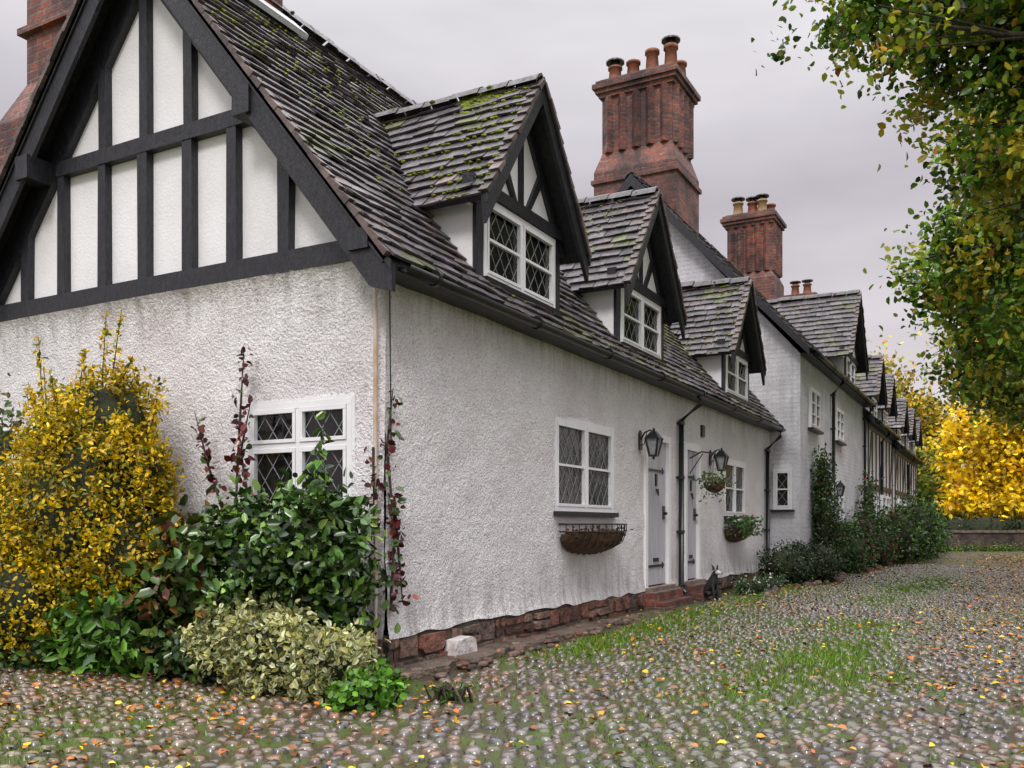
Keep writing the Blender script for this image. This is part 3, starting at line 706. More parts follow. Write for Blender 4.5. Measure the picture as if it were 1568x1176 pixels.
yel = [(.84, .56, .006), (.68, .43, .006), (.38, .36, .012), (.10, .16, .012), (.88, .66, .03)]
shrub('golden_shrub', [(-7.35, 5.35, 1.35, .88, .6, 1.05), (-8.3, 5.3, .95, .85, .6, .85), (-7.15, 5.5, 2.15, .5, .4, .5), (-7.75, 5.5, 1.9, .6, .4, .6), (-6.75, 5.4, .95, .5, .5, .7), (-9.3, 5.3, .8, .8, .6, .8), (-7.9, 5.0, .55, .9, .5, .5), (-6.85, 5.5, 1.75, .4, .35, .35)],
      2400, 26, .052, yel, [4, 3, 2.4, 2.4, 1.6], .052, LEAF, (-7.6, 5.5), spikes=50, cr=.74)
shrub('camellia_bush', [(-5.2, 5.4, .95, .72, .45, .5), (-4.75, 5.4, 1.12, .5, .42, .42), (-4.95, 5.45, .6, .6, .4, .45), (-5.45, 5.5, 1.2, .28, .3, .3), (-4.62, 5.55, 1.0, .3, .35, .45)],
      400, 11, .105, [(.04, .10, .02), (.08, .18, .03), (.18, .30, .05), (.025, .06, .015)], [3, 3, 2, 1.4], .08, GLOSSY, (-4.9, 5.55), aspect=.55, spikes=3, cr=.52)
shrub('variegated_euonymus', [(-4.65, 4.98, .30, .55, .36, .30), (-5.1, 5.05, .34, .42, .32, .32), (-4.2, 5.0, .26, .32, .3, .26), (-4.75, 4.95, .42, .3, .25, .26)],
      460, 15, .060, [(.10, .18, .03), (.18, .26, .04), (.72, .70, .30)], [3, 2.4, 2.4], .045, LEAF, (-4.65, 5.1), cr=.6, aspect=.6, edge=[(.84, .80, .42), (.87, .86, .58), (.72, .64, .2)])
shrub('hydrangea_bush', [(-5.95, 5.4, .85, .38, .35, .42), (-6.0, 5.45, .45, .45, .38, .4)], 110, 9, .15, [(.08, .16, .03), (.15, .22, .04), (.22, .08, .05), (.05, .09, .02), (.38, .19, .05)], [3, 2.2, 1.4, 2, 1.2], .1, GLOSSY, (-6, 5.5), aspect=.7, cr=.5)
shrub('leafy_perennial', [(-6.6, 5.1, .35, .5, .3, .36), (-7.0, 5.1, .3, .3, .25, .3)], 130, 10, .13, [(.11, .28, .03), (.18, .38, .05), (.05, .14, .02)], None, .07, LEAF, (-6.6, 5.2), aspect=.42, cr=.5)
shrub('dark_ivy', [(-5.6, 5.15, .2, .5, .25, .2), (-5.2, 5.6, .3, 1.0, .3, .3), (-7.6, 4.95, .15, .6, .2, .16), (-6.3, 5.4, .3, .6, .3, .3)], 200, 10, .085, [(.03, .07, .02), (.05, .11, .03), (.10, .18, .03)], None, .07, GLOSSY, (-5.5, 5.5), aspect=.7, cr=.7)
shrub('green_geranium', [(-3.78, 4.88, .10, .24, .22, .14), (-3.98, 5.25, .1, .18, .2, .12)], 130, 8, .055, [(.12, .34, .02), (.20, .46, .04), (.07, .20, .02)], None, .04, LEAF, (-3.78, 4.9), aspect=.85, cr=.4)
shrub('grass_tuft', [(-3.4, 5.35, .05, .1, .1, .06)], 14, 7, .05, [(.11, .28, .03), (.07, .18, .02)], None, .03, LEAF, (-3.4, 5.35), cr=.4)
shrub('rose_bush', [(-9.0, 5.45, 2.15, .4, .3, .5), (-9.5, 5.5, 1.8, .5, .3, .7)], 100, 7, .085, [(.06, .14, .03), (.11, .20, .04), (.18, .16, .05)], None, .09, LEAF, (-9.2, 5.6), aspect=.6, docore=False)

def climber(name, paths, size, cols, wts=None, dens_=60, spread=.035):
    e = empty(name); st = MB(); PP = []
    for p in paths:
        p = [Vector(q) for q in p]; st.tube(p, [.012]*(len(p)-1)+[.004], 'rock', 5, False)
        for a, b in zip(p[:-1], p[1:]):
            n = int((b-a).length*dens_)+2; t = rng.uniform(0, 1, (n, 1)); q = np.array(a)*(1-t)+np.array(b)*t
            PP.append(q+rng.normal(size=(n, 3))*spread*np.array([1, 1, .8])+np.array([.02, -.02, 0]))
    PP = np.concatenate(PP); leaves('foliage', PP, size*rng.uniform(.5, 1.5, len(PP)), pal(len(PP), cols, wts), e, GLOSSY, aspect=.8, up=.1)
    o = st.build('stems', e); o.data.materials.clear(); o.data.materials.append(BARK)
wine = [(.13, .018, .025), (.06, .014, .018), (.20, .05, .03), (.05, .10, .02)]
climber('red_creeper', [[(XW+.03, YG+.04, .55), (XW+.06, YG+.05, 1.2), (XW+.02, YG-.0, 1.9), (XW+.04, YG+.06, 2.4)],
                        [(XW+.05, YG+.06, 1.5), (XW+.05, YG+.14, .9), (XW+.05, YG+.18, .6)], [(XW-.06, YG-.08, 1.9), (XW-.05, YG-.08, 1.1)]], .062, wine, [3, 3, 1, 2.8], 50, .03)
climber('red_creeper', [[(-5.85, 5.75, .9), (-5.97, 5.85, 1.6), (-5.98, 5.9, 2.2), (-5.98, 5.95, 2.85)], [(-5.9, 5.7, 1.2), (-6.25, 5.8, 1.75), (-6.55, 5.9, 2.3)], [(-5.7, 5.8, 1.1), (-5.92, 5.85, 1.9), (-5.85, 5.9, 2.35)]], .066, wine, [3, 3, 1.2, 1.5], 46, .03)

def planter(x, y0, y1, z, flower=False):
    e = empty('wall_planter_basket'); mb = MB(); n = 14; seg = 8; vs = []
    d = .30; h = .28; cy = (y0+y1)/2; hl = (y1-y0)/2
    for i in range(n+1):
        a = math.pi*i/n; y = cy-hl*math.cos(a); k = max(.12, math.sin(a))**.6
        for j in range(seg+1):
            b = (math.pi/2)*j/seg; vs.append((x+d*k*math.cos(b)+R(-.006, .006), y, z-h*k*math.sin(b)+R(-.006, .006)))
    fs = [(i*(seg+1)+j, (i+1)*(seg+1)+j, (i+1)*(seg+1)+j+1, i*(seg+1)+j+1) for i in range(n) for j in range(seg)]
    mb.add(vs, fs, 'coir')
    for zz in (0, .09):
        mb.tube([(x, y0-.02, z+zz)]+[(x+d*max(.0, math.sin(math.pi*i/n))**.5+.015, cy-(hl+.02)*math.cos(math.pi*i/n), z+zz) for i in range(0, n+1)]+[(x, y1+.02, z+zz)], .009, 'pipe', 5)
    for i in range(0, n+1, 1):
        a = math.pi*i/n; y = cy-hl*math.cos(a); k = max(.05, math.sin(a))**.5
        mb.tube([(x+d*k+.016, y, z+.09), (x+d*k+.016, y, z), (x+d*k*.8+.01, y, z-h*k*.62), (x+.01, y, z-h*k*1.03)], .006, 'pipe', 4)
    mb.tube([(x, y0, z+.09), (x, y1, z+.09)], .008, 'pipe', 5); mb.box(x-.01, x+.2, y0+.06, y1-.06, z-.06, z-.03, 'coir'); mb.build('basket', e)
    PP = np.stack([x+rng.uniform(0, d, 90), rng.uniform(y0+.05, y1-.05, 90), z+rng.uniform(-.03, .04, 90)], 1)
    if flower:
        PP = np.stack([x+rng.uniform(0, d+.1, 700), rng.uniform(y0-.05, y1+.1, 700), z+rng.uniform(-.15, .2, 700)], 1)
        leaves('plants', PP, .07, pal(700, [(.05, .12, .03), (.09, .18, .04), (.6, .6, .6), (.45, .05, .1)], [5, 4, .7, .2]), e, LEAF)
    else: leaves('dry_plants', PP, .06, pal(90, [(.12, .06, .04), (.08, .05, .03)]), e, LEAF)
planter(XW+.03, 9.38, 11.0, 1.18); planter(XW+.03, 16.3, 17.6, 1.22, True); planter(-3.84, 24.3, 25.5, 1.15, True)
e = empty('hanging_basket'); mb = MB(); hx_, hy_, hz_ = -4.12, 14.35, 1.95
mb.tube([(XW, hy_, 2.35), (XW+.2, hy_, 2.45), (hx_, hy_, 2.42)], .012, 'pipe', 6); mb.tube([(XW, hy_, 2.1), (XW+.22, hy_, 2.42)], .009, 'pipe', 6)
for a in range(3): mb.tube([(hx_, hy_, 2.42), (hx_+.17*math.cos(a*2.1), hy_+.17*math.sin(a*2.1), hz_)], .004, 'pipe', 4)
vs = []
for i in range(7):
    b = math.pi/2*i/6
    for j in range(14): t = 2*math.pi*j/14; vs.append((hx_+.18*math.cos(b)*math.cos(t), hy_+.18*math.cos(b)*math.sin(t), hz_-.17*math.sin(b)))
mb.add(vs, [(i*14+j, i*14+(j+1) % 14, (i+1)*14+(j+1) % 14, (i+1)*14+j) for i in range(6) for j in range(14)], 'coir', sm=True); mb.build('basket', e)
PP = np.array([hx_, hy_, hz_+.05])+rng.normal(size=(420, 3))*np.array([.12, .14, .06]); PP[:110, 2] -= rng.uniform(0, .3, 110)
leaves('plants', PP, .055, pal(420, [(.10, .17, .05), (.16, .22, .08), (.05, .10, .03), (.5, .5, .4)], [4, 3, 3, .6]), e, LEAF)

def sitting_dog(x, y, z, yaw):
    e = empty('sitting_dog'); e.location = (x, y, z); e.rotation_euler = (0, 0, yaw); e.scale = (.92, .92, .92)
    V = [(0, -.10, .13), (0, -.04, .24), (0, .02, .34), (0, .05, .42), (0, .08, .49), (0, .15, .475), (0, .20, .465),
         (.05, .05, .27), (.055, .08, .14), (.055, .09, .02), (.055, .13, .012), (-.05, .05, .27), (-.055, .08, .14), (-.055, .09, .02), (-.055, .13, .012),
         (.08, -.07, .13), (.09, .03, .12), (.09, -.05, .035), (.09, .05, .015), (-.08, -.07, .13), (-.09, .03, .12), (-.09, -.05, .035), (-.09, .05, .015),
         (0, -.18, .05), (.03, -.27, .025), (.08, -.32, .03)]
    E = [(0, 1), (1, 2), (2, 3), (3, 4), (4, 5), (5, 6), (2, 7), (7, 8), (8, 9), (9, 10), (2, 11), (11, 12), (12, 13), (13, 14), (0, 15), (15, 16), (16, 17), (17, 18), (0, 19), (19, 20), (20, 21), (21, 22), (0, 23), (23, 24), (24, 25)]
    rad = [.10, .10, .085, .055, .058, .036, .024, .036, .024, .02, .022, .036, .024, .02, .022, .065, .045, .025, .022, .065, .045, .025, .022, .025, .018, .01]
    me = bpy.data.meshes.new('body'); me.from_pydata(V, E, []); o = link(bpy.data.objects.new('body', me), e)
    o.modifiers.new('Skin', 'SKIN'); sv = me.skin_vertices[0].data
    for i, r in enumerate(rad): sv[i].radius = (r, r); sv[i].use_root = (i == 0)
    s = o.modifiers.new('Sub', 'SUBSURF'); s.levels = 2; s.render_levels = 2
    m, nt, nd, lk, b = newmat('dog_coat'); co = objco(nd, lk); sx = nd.new('ShaderNodeSeparateXYZ'); lk.new(co, sx.inputs[0])
    mr = nd.new('ShaderNodeMapRange'); mr.inputs[1].default_value = .105; mr.inputs[2].default_value = .125; lk.new(sx.outputs[1], mr.inputs[0])
    lk.new(mix(nd, lk, mr.outputs[0], (.015, .014, .014), (.6, .58, .55)), b.inputs['Base Color']); b.inputs['Roughness'].default_value = .6
    lk.new(bump(nd, lk, noise(nd, lk, co, 60), .5, .01), b.inputs['Normal']); me.materials.append(m)
    q = MB()
    for sg in (-1, 1):
        q.prism([(sg*.02, .06, .525), (sg*.06, .055, .515), (sg*.055, .05, .60)], (0, .025, 0), 'pipe'); q.blob((sg*.03, .135, .505), (.009, .007, .009), 'pipe', 8, 0)
    q.blob((0, .232, .468), (.013, .01, .011), 'pipe', 8, 0); q.build('ears_eyes_nose', e)
sitting_dog(-4.05, 14.0, .08, math.radians(-120))

eg = MB(); pts = []
for x in np.arange(-10.5, -3.95, .12): pts.append((x, 5.22-.035*(x+8)*1.7*(1 if x > -8 else 0)*.9+R(-.012, .012)-(.14 if x > -4.6 else 0)*max(0, x+4.6), .05))
pts += [(-3.82, 4.72, .05), (-3.75, 4.95, .05)]
eg.tube(pts, .035, 'pipe', 8)
eg.build('bed_edging')

shrub('box_hedge', [(-3.95, 18.9, .42, .45, .7, .42), (-3.85, 19.7, .45, .42, .5, .42), (-3.5, 20.4, .45, .35, .7, .45)], 460, 16, .06, [(.03, .065, .02), (.05, .10, .03), (.02, .04, .012)], None, .06, GLOSSY, cr=.85)
shrub('white_flowers', [(-4.0, 16.3, .18, .3, .6, .16), (-3.9, 17.4, .15, .3, .5, .14)], 120, 10, .055, [(.05, .12, .03), (.09, .18, .04), (.75, .75, .75)], [4, 3, 1.3], .05, LEAF, cr=.7)
shrub('climbing_rose', [(-3.68, 21.6, 1.3, .22, .6, 1.3), (-3.65, 22.3, .9, .3, .5, 1.0), (-3.68, 21.5, 2.4, .18, .35, .6)], 420, 11, .085, [(.06, .14, .03), (.11, .21, .04), (.04, .08, .02), (.5, .03, .04)], [4, 3, 3, .15], .09, LEAF, cr=.6)
shrub('cottage_garden_shrubs', [(-3.4, 24.5, .6, .45, 1.2, .6), (-3.45, 26.8, .9, .4, 1.0, .9), (-3.3, 29.0, .8, .4, 1.2, .8), (-3.55, 28.5, 1.6, .2, .5, 1.2)], 520, 11, .10, [(.06, .13, .03), (.11, .20, .04), (.03, .07, .02), (.55, .03, .07)], [4, 3, 3, .35], .12, LEAF, cr=.75)
shrub('laurel_hedge', [(-3.0, 31.5, .9, .6, 1.5, 1.0), (-2.85, 34.5, 1.05, .7, 1.8, 1.2), (-2.9, 38, 1.0, .7, 2.0, 1.1), (-3.0, 42, .9, .7, 2.5, 1.0), (-3.2, 46.5, .9, .8, 2.5, 1.2)], 900, 12, .14, [(.06, .14, .025), (.12, .22, .035), (.03, .07, .02), (.17, .28, .05)], [4, 3, 3, 1], .16, LEAF, cr=.8)
shrub('geranium_pots', [(-3.35, 26.5, .9, .12, .3, .15), (-3.15, 31, 1.6, .12, .3, .15), (-3.1, 29.5, .5, .2, .3, .15)], 60, 8, .07, [(.6, .04, .10), (.08, .14, .03)], [3, 2], .06, LEAF, docore=False)
rk = MB()
for _ in range(110):
    y = R(15.6, 40); x = -3.55+.2*math.sin(y)+R(-.1, .1)+.018*(y-15); r = R(.05, .12); rk.blob((x, y, .05), (r, r*1.3, r*.8), 'rubble', 7, .25, rcol())
rk.build('edging_stones')

# ================================================================== GROUND
npm = lambda a: np.array(a, float)
V = npm([(-300, -150, -.03), (300, -150, -.03), (300, 450, -.03), (-300, 450, -.03)])
npmesh('ground', V, np.array([[0, 1, 2, 3]]), ground_mat('grass_and_soil', False))
road = empty('cobbled_road')
xs = np.arange(-16, 10.01, .25); ys = np.arange(-6, 52.01, .25); XX, YY = np.meshgrid(xs, ys); ZZ = gz(XX, YY)
V = np.stack([XX, YY, ZZ], -1).reshape(-1, 3); nx, ny = len(xs), len(ys); idx = np.arange(nx*ny).reshape(ny, nx)
F = np.stack([idx[:-1, :-1], idx[:-1, 1:], idx[1:, 1:], idx[1:, :-1]], -1).reshape(-1, 4)
npmesh('bedding', V, F, ground_mat('mossy_cobble_bed', True), parent=road, smooth=True)
def bed_y(x): return np.where(x < -8, 5.22, 5.22-.055*(x+8))
def inside_bed(x, y):
    return ((y > bed_y(x)-.05) & (x < -4.0)) | ((x < XW+.42) & (y > 5.9)) | ((x < -3.72) & (x > -4.1) & (y > 4.7) & (y < 5.95)) | ((x < -3.5) & (y > 16))
def dens(x, y):
    d = fbm(x*.6, y*.36, 21)*.85+.40*np.exp(-((x+3.75)/.45)**2)*np.clip((y-6.4)/2, 0, 1)
    return d+.26*np.exp(-((x+1.55+.25*np.sin(y*.5))/.60)**2)*np.clip((y-4)/4, 0, 1)
sp = .116; gx = np.arange(-12.0, 3.2, sp); gy = np.arange(1.6, 31, sp*.90); GX, GY = np.meshgrid(gx, gy); GX = GX+(np.arange(len(gy)) % 2)[:, None]*sp*.5
GX = (GX+rng.normal(0, .017, GX.shape)).ravel(); GY = (GY+rng.normal(0, .017, GY.shape)).ravel()
bare = dens(GX, GY)
ok = ~inside_bed(GX, GY) & (GX < 2.0+.02*GY) & (rng.uniform(size=GX.shape) > np.clip((bare-.60)*2.0, .05, .7))
ok &= ~((GX < -4.5) & (GY > 8)) & (GX > -2.5-GY*1.45)
GX, GY = GX[ok], GY[ok]; bare = bare[ok]; n = len(GX)
seg = 8; tmpl = [(0, 0, 1.0)]
for r_, h_ in ((.52, .88), (.86, .48), (1.0, -.4)):
    for j in range(seg): t = 2*math.pi*j/seg; tmpl.append((r_*math.cos(t), r_*math.sin(t), h_))
T = np.array(tmpl); fq = [(0, 1+2*j, 2+2*j, 1+(2*j+2) % 8) for j in range(4)]
for i in range(2):
    for j in range(seg): q = (j+1) % seg; fq.append((1+i*seg+j, 1+(i+1)*seg+j, 1+(i+1)*seg+q, 1+i*seg+q))
fq = np.array(fq)
a = rng.uniform(.038, .064, n); b = a*rng.uniform(.58, .92, n); hh = rng.uniform(.018, .036, n); th = rng.normal(.25, .6, n)
jr = 1+rng.normal(0, .09, (n, 25)); tx = T[None, :, 0]*a[:, None]*jr; ty = T[None, :, 1]*b[:, None]*jr
c, s = np.cos(th)[:, None], np.sin(th)[:, None]
tlx, tly = rng.normal(0, .12, (n, 1)), rng.normal(0, .12, (n, 1))
vx = GX[:, None]+tx*c-ty*s; vy = GY[:, None]+tx*s+ty*c; vz = gz(GX, GY)[:, None]+T[None, :, 2]*hh[:, None]*(1+rng.normal(0, .07, (n, 25)))+tx*tlx+ty*tly-.003
base = np.array([(.095, .078, .066), (.14, .122, .112), (.135, .08, .05), (.065, .060, .065), (.19, .172, .165), (.17, .075, .038), (.09, .085, .04)])
wl3 = [3, 3, 2.0, 2.4, 1.2, .8, 1.6]; ci = rng.choice(7, n, p=np.array(wl3)/sum(wl3)); cc = base[ci]*rng.uniform(.65, 1.2, (n, 1))
warm = np.clip((-2.4-GX)/2.5, 0, 1)*.9; cc = cc*(1+warm[:, None]*np.array([.32, .02, -.32]))
green = np.clip((bare-.38)*2.8, 0, .85)[:, None]*rng.uniform(.1, 1, (n, 1)); cc = cc*(1-green)+np.array([.06, .085, .010])*green
npmesh('cobbles', np.stack([vx, vy, vz], -1).reshape(-1, 3), (np.arange(n)[:, None, None]*25+fq[None]).reshape(-1, 4), COB, np.repeat(cc, 25, 0), road, True)

def blades(name, x, y, h, col):
    n = len(x); z = gz(x, y); an = rng.uniform(0, 2*math.pi, n); w = rng.uniform(.002, .0045, n)*(1+y*.06); ln = rng.normal(0, .4, (n, 2))*h[:, None]
    A = np.stack([x-np.cos(an)*w, y-np.sin(an)*w, z], 1); B = np.stack([x+np.cos(an)*w, y+np.sin(an)*w, z], 1); C = np.stack([x+ln[:, 0], y+ln[:, 1], z+h], 1)
    V = np.stack([A, B, C], 1).reshape(-1, 3); npmesh(name, V, np.arange(3*n).reshape(-1, 3), LITTER, np.repeat(col, 3, 0))
N = 700000; x = rng.uniform(-10, 2, N); y = rng.uniform(2.5, 26, N)
dn = dens(x, y)
k = (rng.uniform(size=N) < np.clip((dn-.40)*1.7, .05, 1)) & ~((x < XW+.1) & (y > 5.3)) & ~((x > -8) & (x < -4) & (y > 5.0))
k &= rng.uniform(size=N) < np.clip(9/y, .25, 1)
x, y = x[k], y[k]; dn = dn[k]
blades('grass', x, y, rng.uniform(.016, .034, len(x))*(1+1.4*np.clip(dn-.72, 0, .5)), pal(len(x), [(.10, .22, .008), (.16, .28, .012), (.06, .13, .008), (.24, .27, .03)], [4, 3, 3, 1.2]))

N = 60000; x = rng.uniform(-11, 2.2, N); y = 1.5+rng.uniform(0, 1, N)**1.3*42
w_ = .14+.42*(fbm(x*.8, y*.5, 33) > .53)+.9*np.exp(-((x+3.45-.012*y)/.35)**2)*(y > 13)+.9*(x > -.9)*(y > 7)+.35*((x < -2.8) & (y < 5.6))+.2*((x > -4.3) & (x < -3.4))
k = (rng.uniform(size=N) < w_*.42) & ~((x < XW+.05) & (y > 5.9)) & ~((x < -3.5) & (y > 20)) & (x > -2.5-y*1.45)
x, y = x[k], y[k]; n = len(x); z = gz(x, y)+rng.uniform(.014, .04, n)
leaves('fallen_leaves', np.stack([x, y, z], 1), rng.uniform(.024, .066, n)*(1+y*.007), pal(n, [(.40, .13, .02), (.56, .28, .02), (.76, .54, .02), (.15, .06, .02), (.22, .085, .04), (.58, .15, .02)], [3, 2.2, 1.8, 2.8, 2.8, 1.2]), None, LITTER, flat=True, aspect=.75)

# ================================================================== BOUNDARY WALL + BACKGROUND
bw = MB()
pts_ = [(-5.5, 50.2), (-1, 50.6), (3, 50.2), (14, 47.5)]
for (xa, ya), (xb2, yb2) in zip(pts_[:-1], pts_[1:]):
    bw.prism([(xa, ya, -.1), (xb2, yb2, -.1), (xb2, yb2+.4, -.1), (xa, ya+.4, -.1)], (0, 0, 1.0), 'wallbrick')
    m_ = int((xb2-xa)/.35)
    for i in range(m_):
        f = i/m_; g_ = (i+.95)/m_; p = (xa+(xb2-xa)*f, ya+(yb2-ya)*f); q = (xa+(xb2-xa)*g_, ya+(yb2-ya)*g_)
        bw.prism([(p[0], p[1]-.06, .902), (q[0], q[1]-.06, .902), (q[0], q[1]+.46, .902), (p[0], p[1]+.46, .902)], (0, 0, .12+R(-.01, .01)), 'rock')
bw.build('brick_boundary_wall')
shrub('verge_grass', [(x_, 49.3, .02, 1.0, .5, .2) for x_ in np.arange(-4, 6, 1.2)], 260, 14, .12, [(.12, .22, .02), (.18, .30, .03), (.40, .32, .03)], [4, 3, 1], .12, LEAF, docore=False)
vg = MB()
vg.box(2.8, 3.1, 4, 47, -.05, .5, 'wallbrick'); vg.build('brick_verge_wall')

def tree(name, base, height, blobs, ncl, npc, size, cols, wts, spread=.4, trunk=.28, nl=30, droop=0.0, var=.3, shell=.5, yl_=.22):
    e = empty(name); B = np.array([b_[:6] for b_ in blobs], float); wt = np.array([(b_[6] if len(b_) > 6 else 1) for b_ in blobs]); vol = (B[:, 3]*B[:, 4]*B[:, 5])**.8*wt
    i = rng.choice(len(B), ncl, p=vol/vol.sum())
    d = rng.normal(size=(ncl, 3)); d /= np.linalg.norm(d, axis=1)[:, None]; r = rng.uniform(.1, 1, (ncl, 1))**shell*(1+rng.normal(0, .15, (ncl, 1)))
    C = B[i, :3]+d*B[i, 3:]*r; bright = rng.uniform(.35, 1.6, (ncl, 1))
    cnt = np.maximum(6, (npc*rng.uniform(.35, 1.65, ncl)).astype(int)); rep = np.repeat(np.arange(ncl), cnt); M = len(rep)
    sprd = spread*rng.uniform(.5, 1.25, (ncl, 1))
    P = C[rep]+rng.normal(size=(M, 3))*sprd[rep]*np.array([1, 1, .6]); P[:, 2] -= np.abs(rng.normal(size=M))*droop
    col = pal(M, cols, wts, var)*bright[rep]
    wc = ((rng.uniform(size=(ncl, 1)) < yl_)*rng.uniform(.3, .85, (ncl, 1)))[rep]; col = col*(1-wc)+pal(M, [(.62, .50, .03), (.46, .44, .03), (.58, .38, .03)])*wc
    leaves('foliage', P, size*rng.uniform(.6, 1.3, M), col, e, LEAF, up=.5, aspect=.68)
    st = MB(); b = Vector(base); cen = Vector(B[:, :3].mean(0)); mid = b+Vector((R(-.2, .2), R(-.2, .2), height*.3)); top = Vector((b.x*.6+cen.x*.4, b.y*.5+cen.y*.5, height*.75))
    st.tube([b, b+Vector((0, 0, .5)), mid, (mid+top)/2, top], [trunk*1.35, trunk, trunk*.85, trunk*.6, trunk*.25], 'rock', 12, False)
    for k in rng.choice(ncl, min(nl, ncl), replace=False):
        c = Vector(C[k]); t0 = R(.15, .95); s0 = mid.lerp(top, t0); m1 = s0.lerp(c, .45)+Vector((R(-.3, .3), R(-.3, .3), R(0, .5)))
        st.tube([s0, m1, s0.lerp(c, .8)+Vector((0, 0, .15)), c], [trunk*.32*(1.1-t0*.5), trunk*.2, trunk*.1, .012], 'rock', 6, False)
        for _ in range(3):
            c2 = c+Vector((R(-.6, .6), R(-.6, .6), R(-.5, .3))); st.tube([m1.lerp(c, R(.3, .8)), c2], [trunk*.07, .008], 'rock', 4, False)
    o = st.build('trunk_and_limbs', e); o.data.materials.clear(); o.data.materials.append(BARK)
gr = [(.09, .21, .012), (.16, .32, .02), (.04, .10, .010), (.34, .40, .03), (.60, .46, .03), (.48, .19, .03)]
gw_ = [4, 4, 3, 2.4, .7, .25]
tree('lime_tree', (3.6, 13.5, 0), 12, [(-.9, 13.5, 9.1, 1.8, 2.0, 1.0, 2.6), (-.1, 13.3, 7.7, 1.4, 1.9, .9, 2.4), (.35, 13.4, 6.2, 1.0, 1.5, .8, 2.3), (-.4, 14.2, 10.4, 2.6, 2.2, 1.0, 1), (3.2, 13.5, 9, 2.6, 3, 3, .7)], 760, 42, .12, gr, gw_, .20, .34, 90, .14)
tree('lime_tree', (3.6, 20.5, 0), 12, [(-.55, 20.5, 6.5, 1.3, 2, 1.1, 2.6), (.6, 20.5, 8.6, 1.9, 2.5, 2.0, 2), (.4, 20, 5.1, 1.2, 2, 1.0, 2.4), (3.4, 20.5, 9, 3, 3.2, 3, .6)], 540, 40, .145, gr, gw_, .27, .34, 50, .15)
gy2 = [(.11, .20, .015), (.19, .30, .025), (.04, .10, .015), (.44, .40, .03), (.64, .45, .03)]
tree('lime_tree', (3.4, 29, 0), 12, [(-.2, 29, 6.1, 1.5, 2.5, 1.5, 2.4), (1.0, 29, 8.2, 2.4, 3, 2.4, 1.5), (.7, 28.5, 5.0, 1.2, 2, .8, 2), (3.8, 29, 9, 3.5, 3.5, 3, .5)], 480, 38, .18, gy2, [4, 3, 2.5, 2.8, 1.2], .38, .34, 30, .1)
tree('lime_tree', (3.2, 39, 0), 12, [(.6, 39, 7.4, 1.9, 3, 2.0, 2), (2.0, 39, 9.2, 3, 4, 3.0, 1), (1.2, 38, 6.0, 1.6, 2.5, .9, 2)], 380, 34, .22, gy2, [3, 3, 2, 4, 2.4], .5, .34, 24, .1)
yl = [(.88, .60, .008), (.94, .74, .02), (.64, .48, .02), (.68, .31, .02), (.18, .20, .02)]
tree('yellow_maple_tree', (1.5, 57, 0), 9.5, [(-.9, 57, 5.4, 2.8, 3, 3.2), (2.2, 57, 5.6, 3.4, 3, 3.4), (.5, 56, 2.8, 3.6, 2.6, 1.3), (5.5, 58, 6, 3, 3, 3.5)], 760, 40, .28, yl, [4, 4, 2, 1, .7], .45, .28, 24)
tree('autumn_tree', (-9, 76, 0), 14, [(-9.5, 76, 9.8, 4.0, 4, 4.5), (-6, 78, 7.5, 3.5, 4, 4.5)], 420, 40, .36, [(.60, .42, .03), (.32, .34, .03), (.62, .32, .03), (.12, .17, .02)], [3, 3, 1.5, 2], .7, .4, 20)
tree('green_tree', (-5, 62, 0), 9, [(-5.6, 62, 4.3, 2.2, 3, 3.4), (-3.9, 60, 2.4, 1.4, 2.5, 2.0)], 260, 36, .26, [(.08, .14, .02), (.15, .22, .03), (.28, .28, .03)], [3, 3, 1.5], .5, .3, 16)
shrub('distant_trees', [(x_, 92+R(-6, 6), 4.5+R(-1, 2), 6, 4, 5.5+R(-1, 1.5)) for x_ in (-34, -26, -18, -12, 7, 15, 24)]+[(1, 96, 2.5, 7, 3, 3)], 1500, 14, .65, [(.05, .09, .02), (.09, .13, .025), (.25, .2, .03), (.03, .06, .015)], [3, 3, 1.3, 3], 1.0, LEAF, cr=.8)
shrub('dark_hedge', [(x_, 53.5, .8, 2.2, .8, 1.1) for x_ in np.arange(-6, 14, 2.6)], 700, 12, .17, [(.02, .045, .012), (.04, .075, .02), (.10, .12, .02)], [4, 3, 1], .2, LEAF, cr=.85)

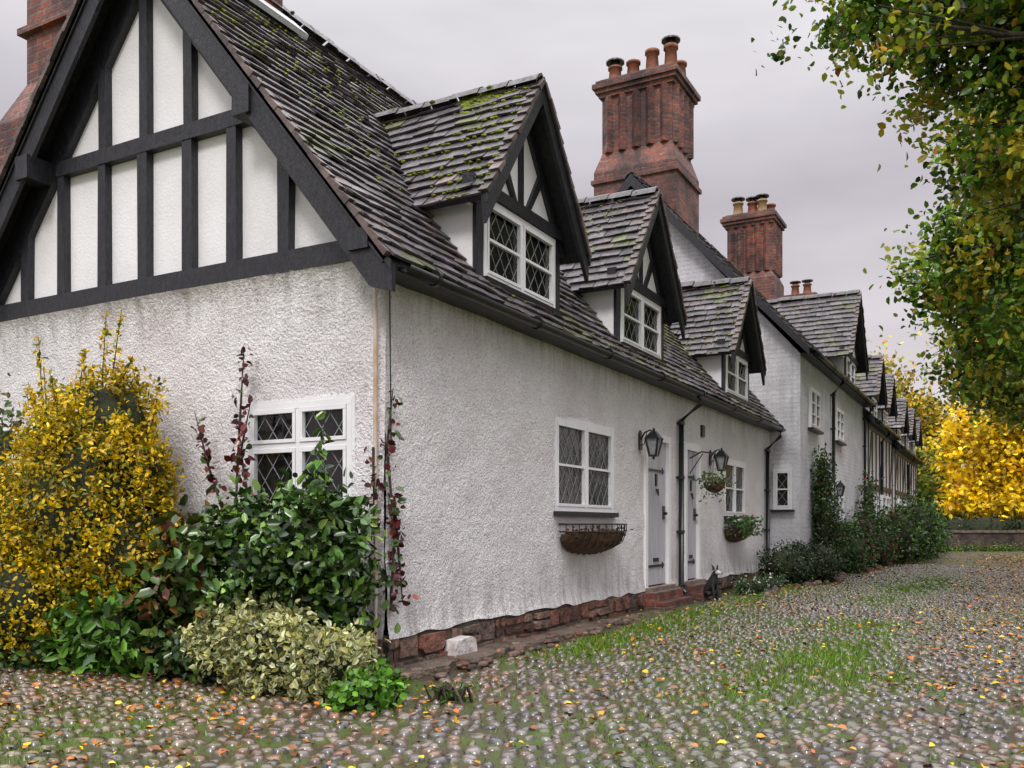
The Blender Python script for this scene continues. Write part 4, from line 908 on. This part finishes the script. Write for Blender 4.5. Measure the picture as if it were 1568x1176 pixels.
# ================================================================== WORLD / LIGHT / CAMERA
w = bpy.data.worlds.new('World'); scene.world = w; w.use_nodes = True; nd = w.node_tree.nodes; lk = w.node_tree.links
bg = nd['Background']; bg.inputs['Strength'].default_value = .1
sk = nd.new('ShaderNodeTexSky'); sk.sky_type = 'NISHITA'; sk.sun_disc = False
sun_az = math.radians(164); sun_el = math.radians(46)
sk.sun_elevation = sun_el; sk.sun_rotation = sun_az; sk.dust_density = 3
tc = nd.new('ShaderNodeTexCoord'); sp_ = nd.new('ShaderNodeSeparateXYZ'); lk.new(tc.outputs['Generated'], sp_.inputs[0])
rp = ramp(nd, [(0, (.92, .83, .82)), (.20, (.60, .56, .585)), (.38, (.58, .555, .59)), (.54, (.80, .79, .81)), (.8, (1, 1, 1))]); lk.new(sp_.outputs[2], rp.inputs[0])
mp = nd.new('ShaderNodeMapping'); mp.inputs['Scale'].default_value = (1, 1, 3.2); lk.new(tc.outputs['Generated'], mp.inputs['Vector'])
nf = noise(nd, lk, mp.outputs[0], 2.0, 4, .5); rn = ramp(nd, [(.3, (.78, .76, .79)), (.7, (1.22, 1.21, 1.21))]); lk.new(nf, rn.inputs[0])
cl = mix(nd, lk, 1.0, rp.outputs[0], rn.outputs[0], 'MULTIPLY')
mrz = nd.new('ShaderNodeMapRange'); mrz.inputs[1].default_value = .5; mrz.inputs[2].default_value = .95; mrz.inputs[3].default_value = 11; mrz.inputs[4].default_value = 35; lk.new(sp_.outputs[2], mrz.inputs[0])
sc = nd.new('ShaderNodeVectorMath'); sc.operation = 'SCALE'; lk.new(cl, sc.inputs[0]); lk.new(mrz.outputs[0], sc.inputs['Scale'])
fin = mix(nd, lk, .06, sc.outputs[0], sk.outputs[0]); lk.new(fin, bg.inputs['Color'])
ld = bpy.data.lights.new('sun', 'SUN'); ld.energy = 1.5; ld.angle = math.radians(14); ld.color = (1, .96, .92)
so = bpy.data.objects.new('sun', ld); link(so)
sd = Vector((math.sin(sun_az)*math.cos(sun_el), math.cos(sun_az)*math.cos(sun_el), math.sin(sun_el)))
so.rotation_euler = sd.to_track_quat('Z', 'Y').to_euler()
cd = bpy.data.cameras.new('camera'); cam = bpy.data.objects.new('camera', cd); link(cam)
cam.location = (0, 0, 1.25); cam.rotation_euler = (math.radians(90), 0, math.radians(28.64))
cd.sensor_width = 36; cd.lens = 31.78; cd.shift_y = .1384; cd.clip_end = 1500; cd.clip_start = .05
scene.camera = cam
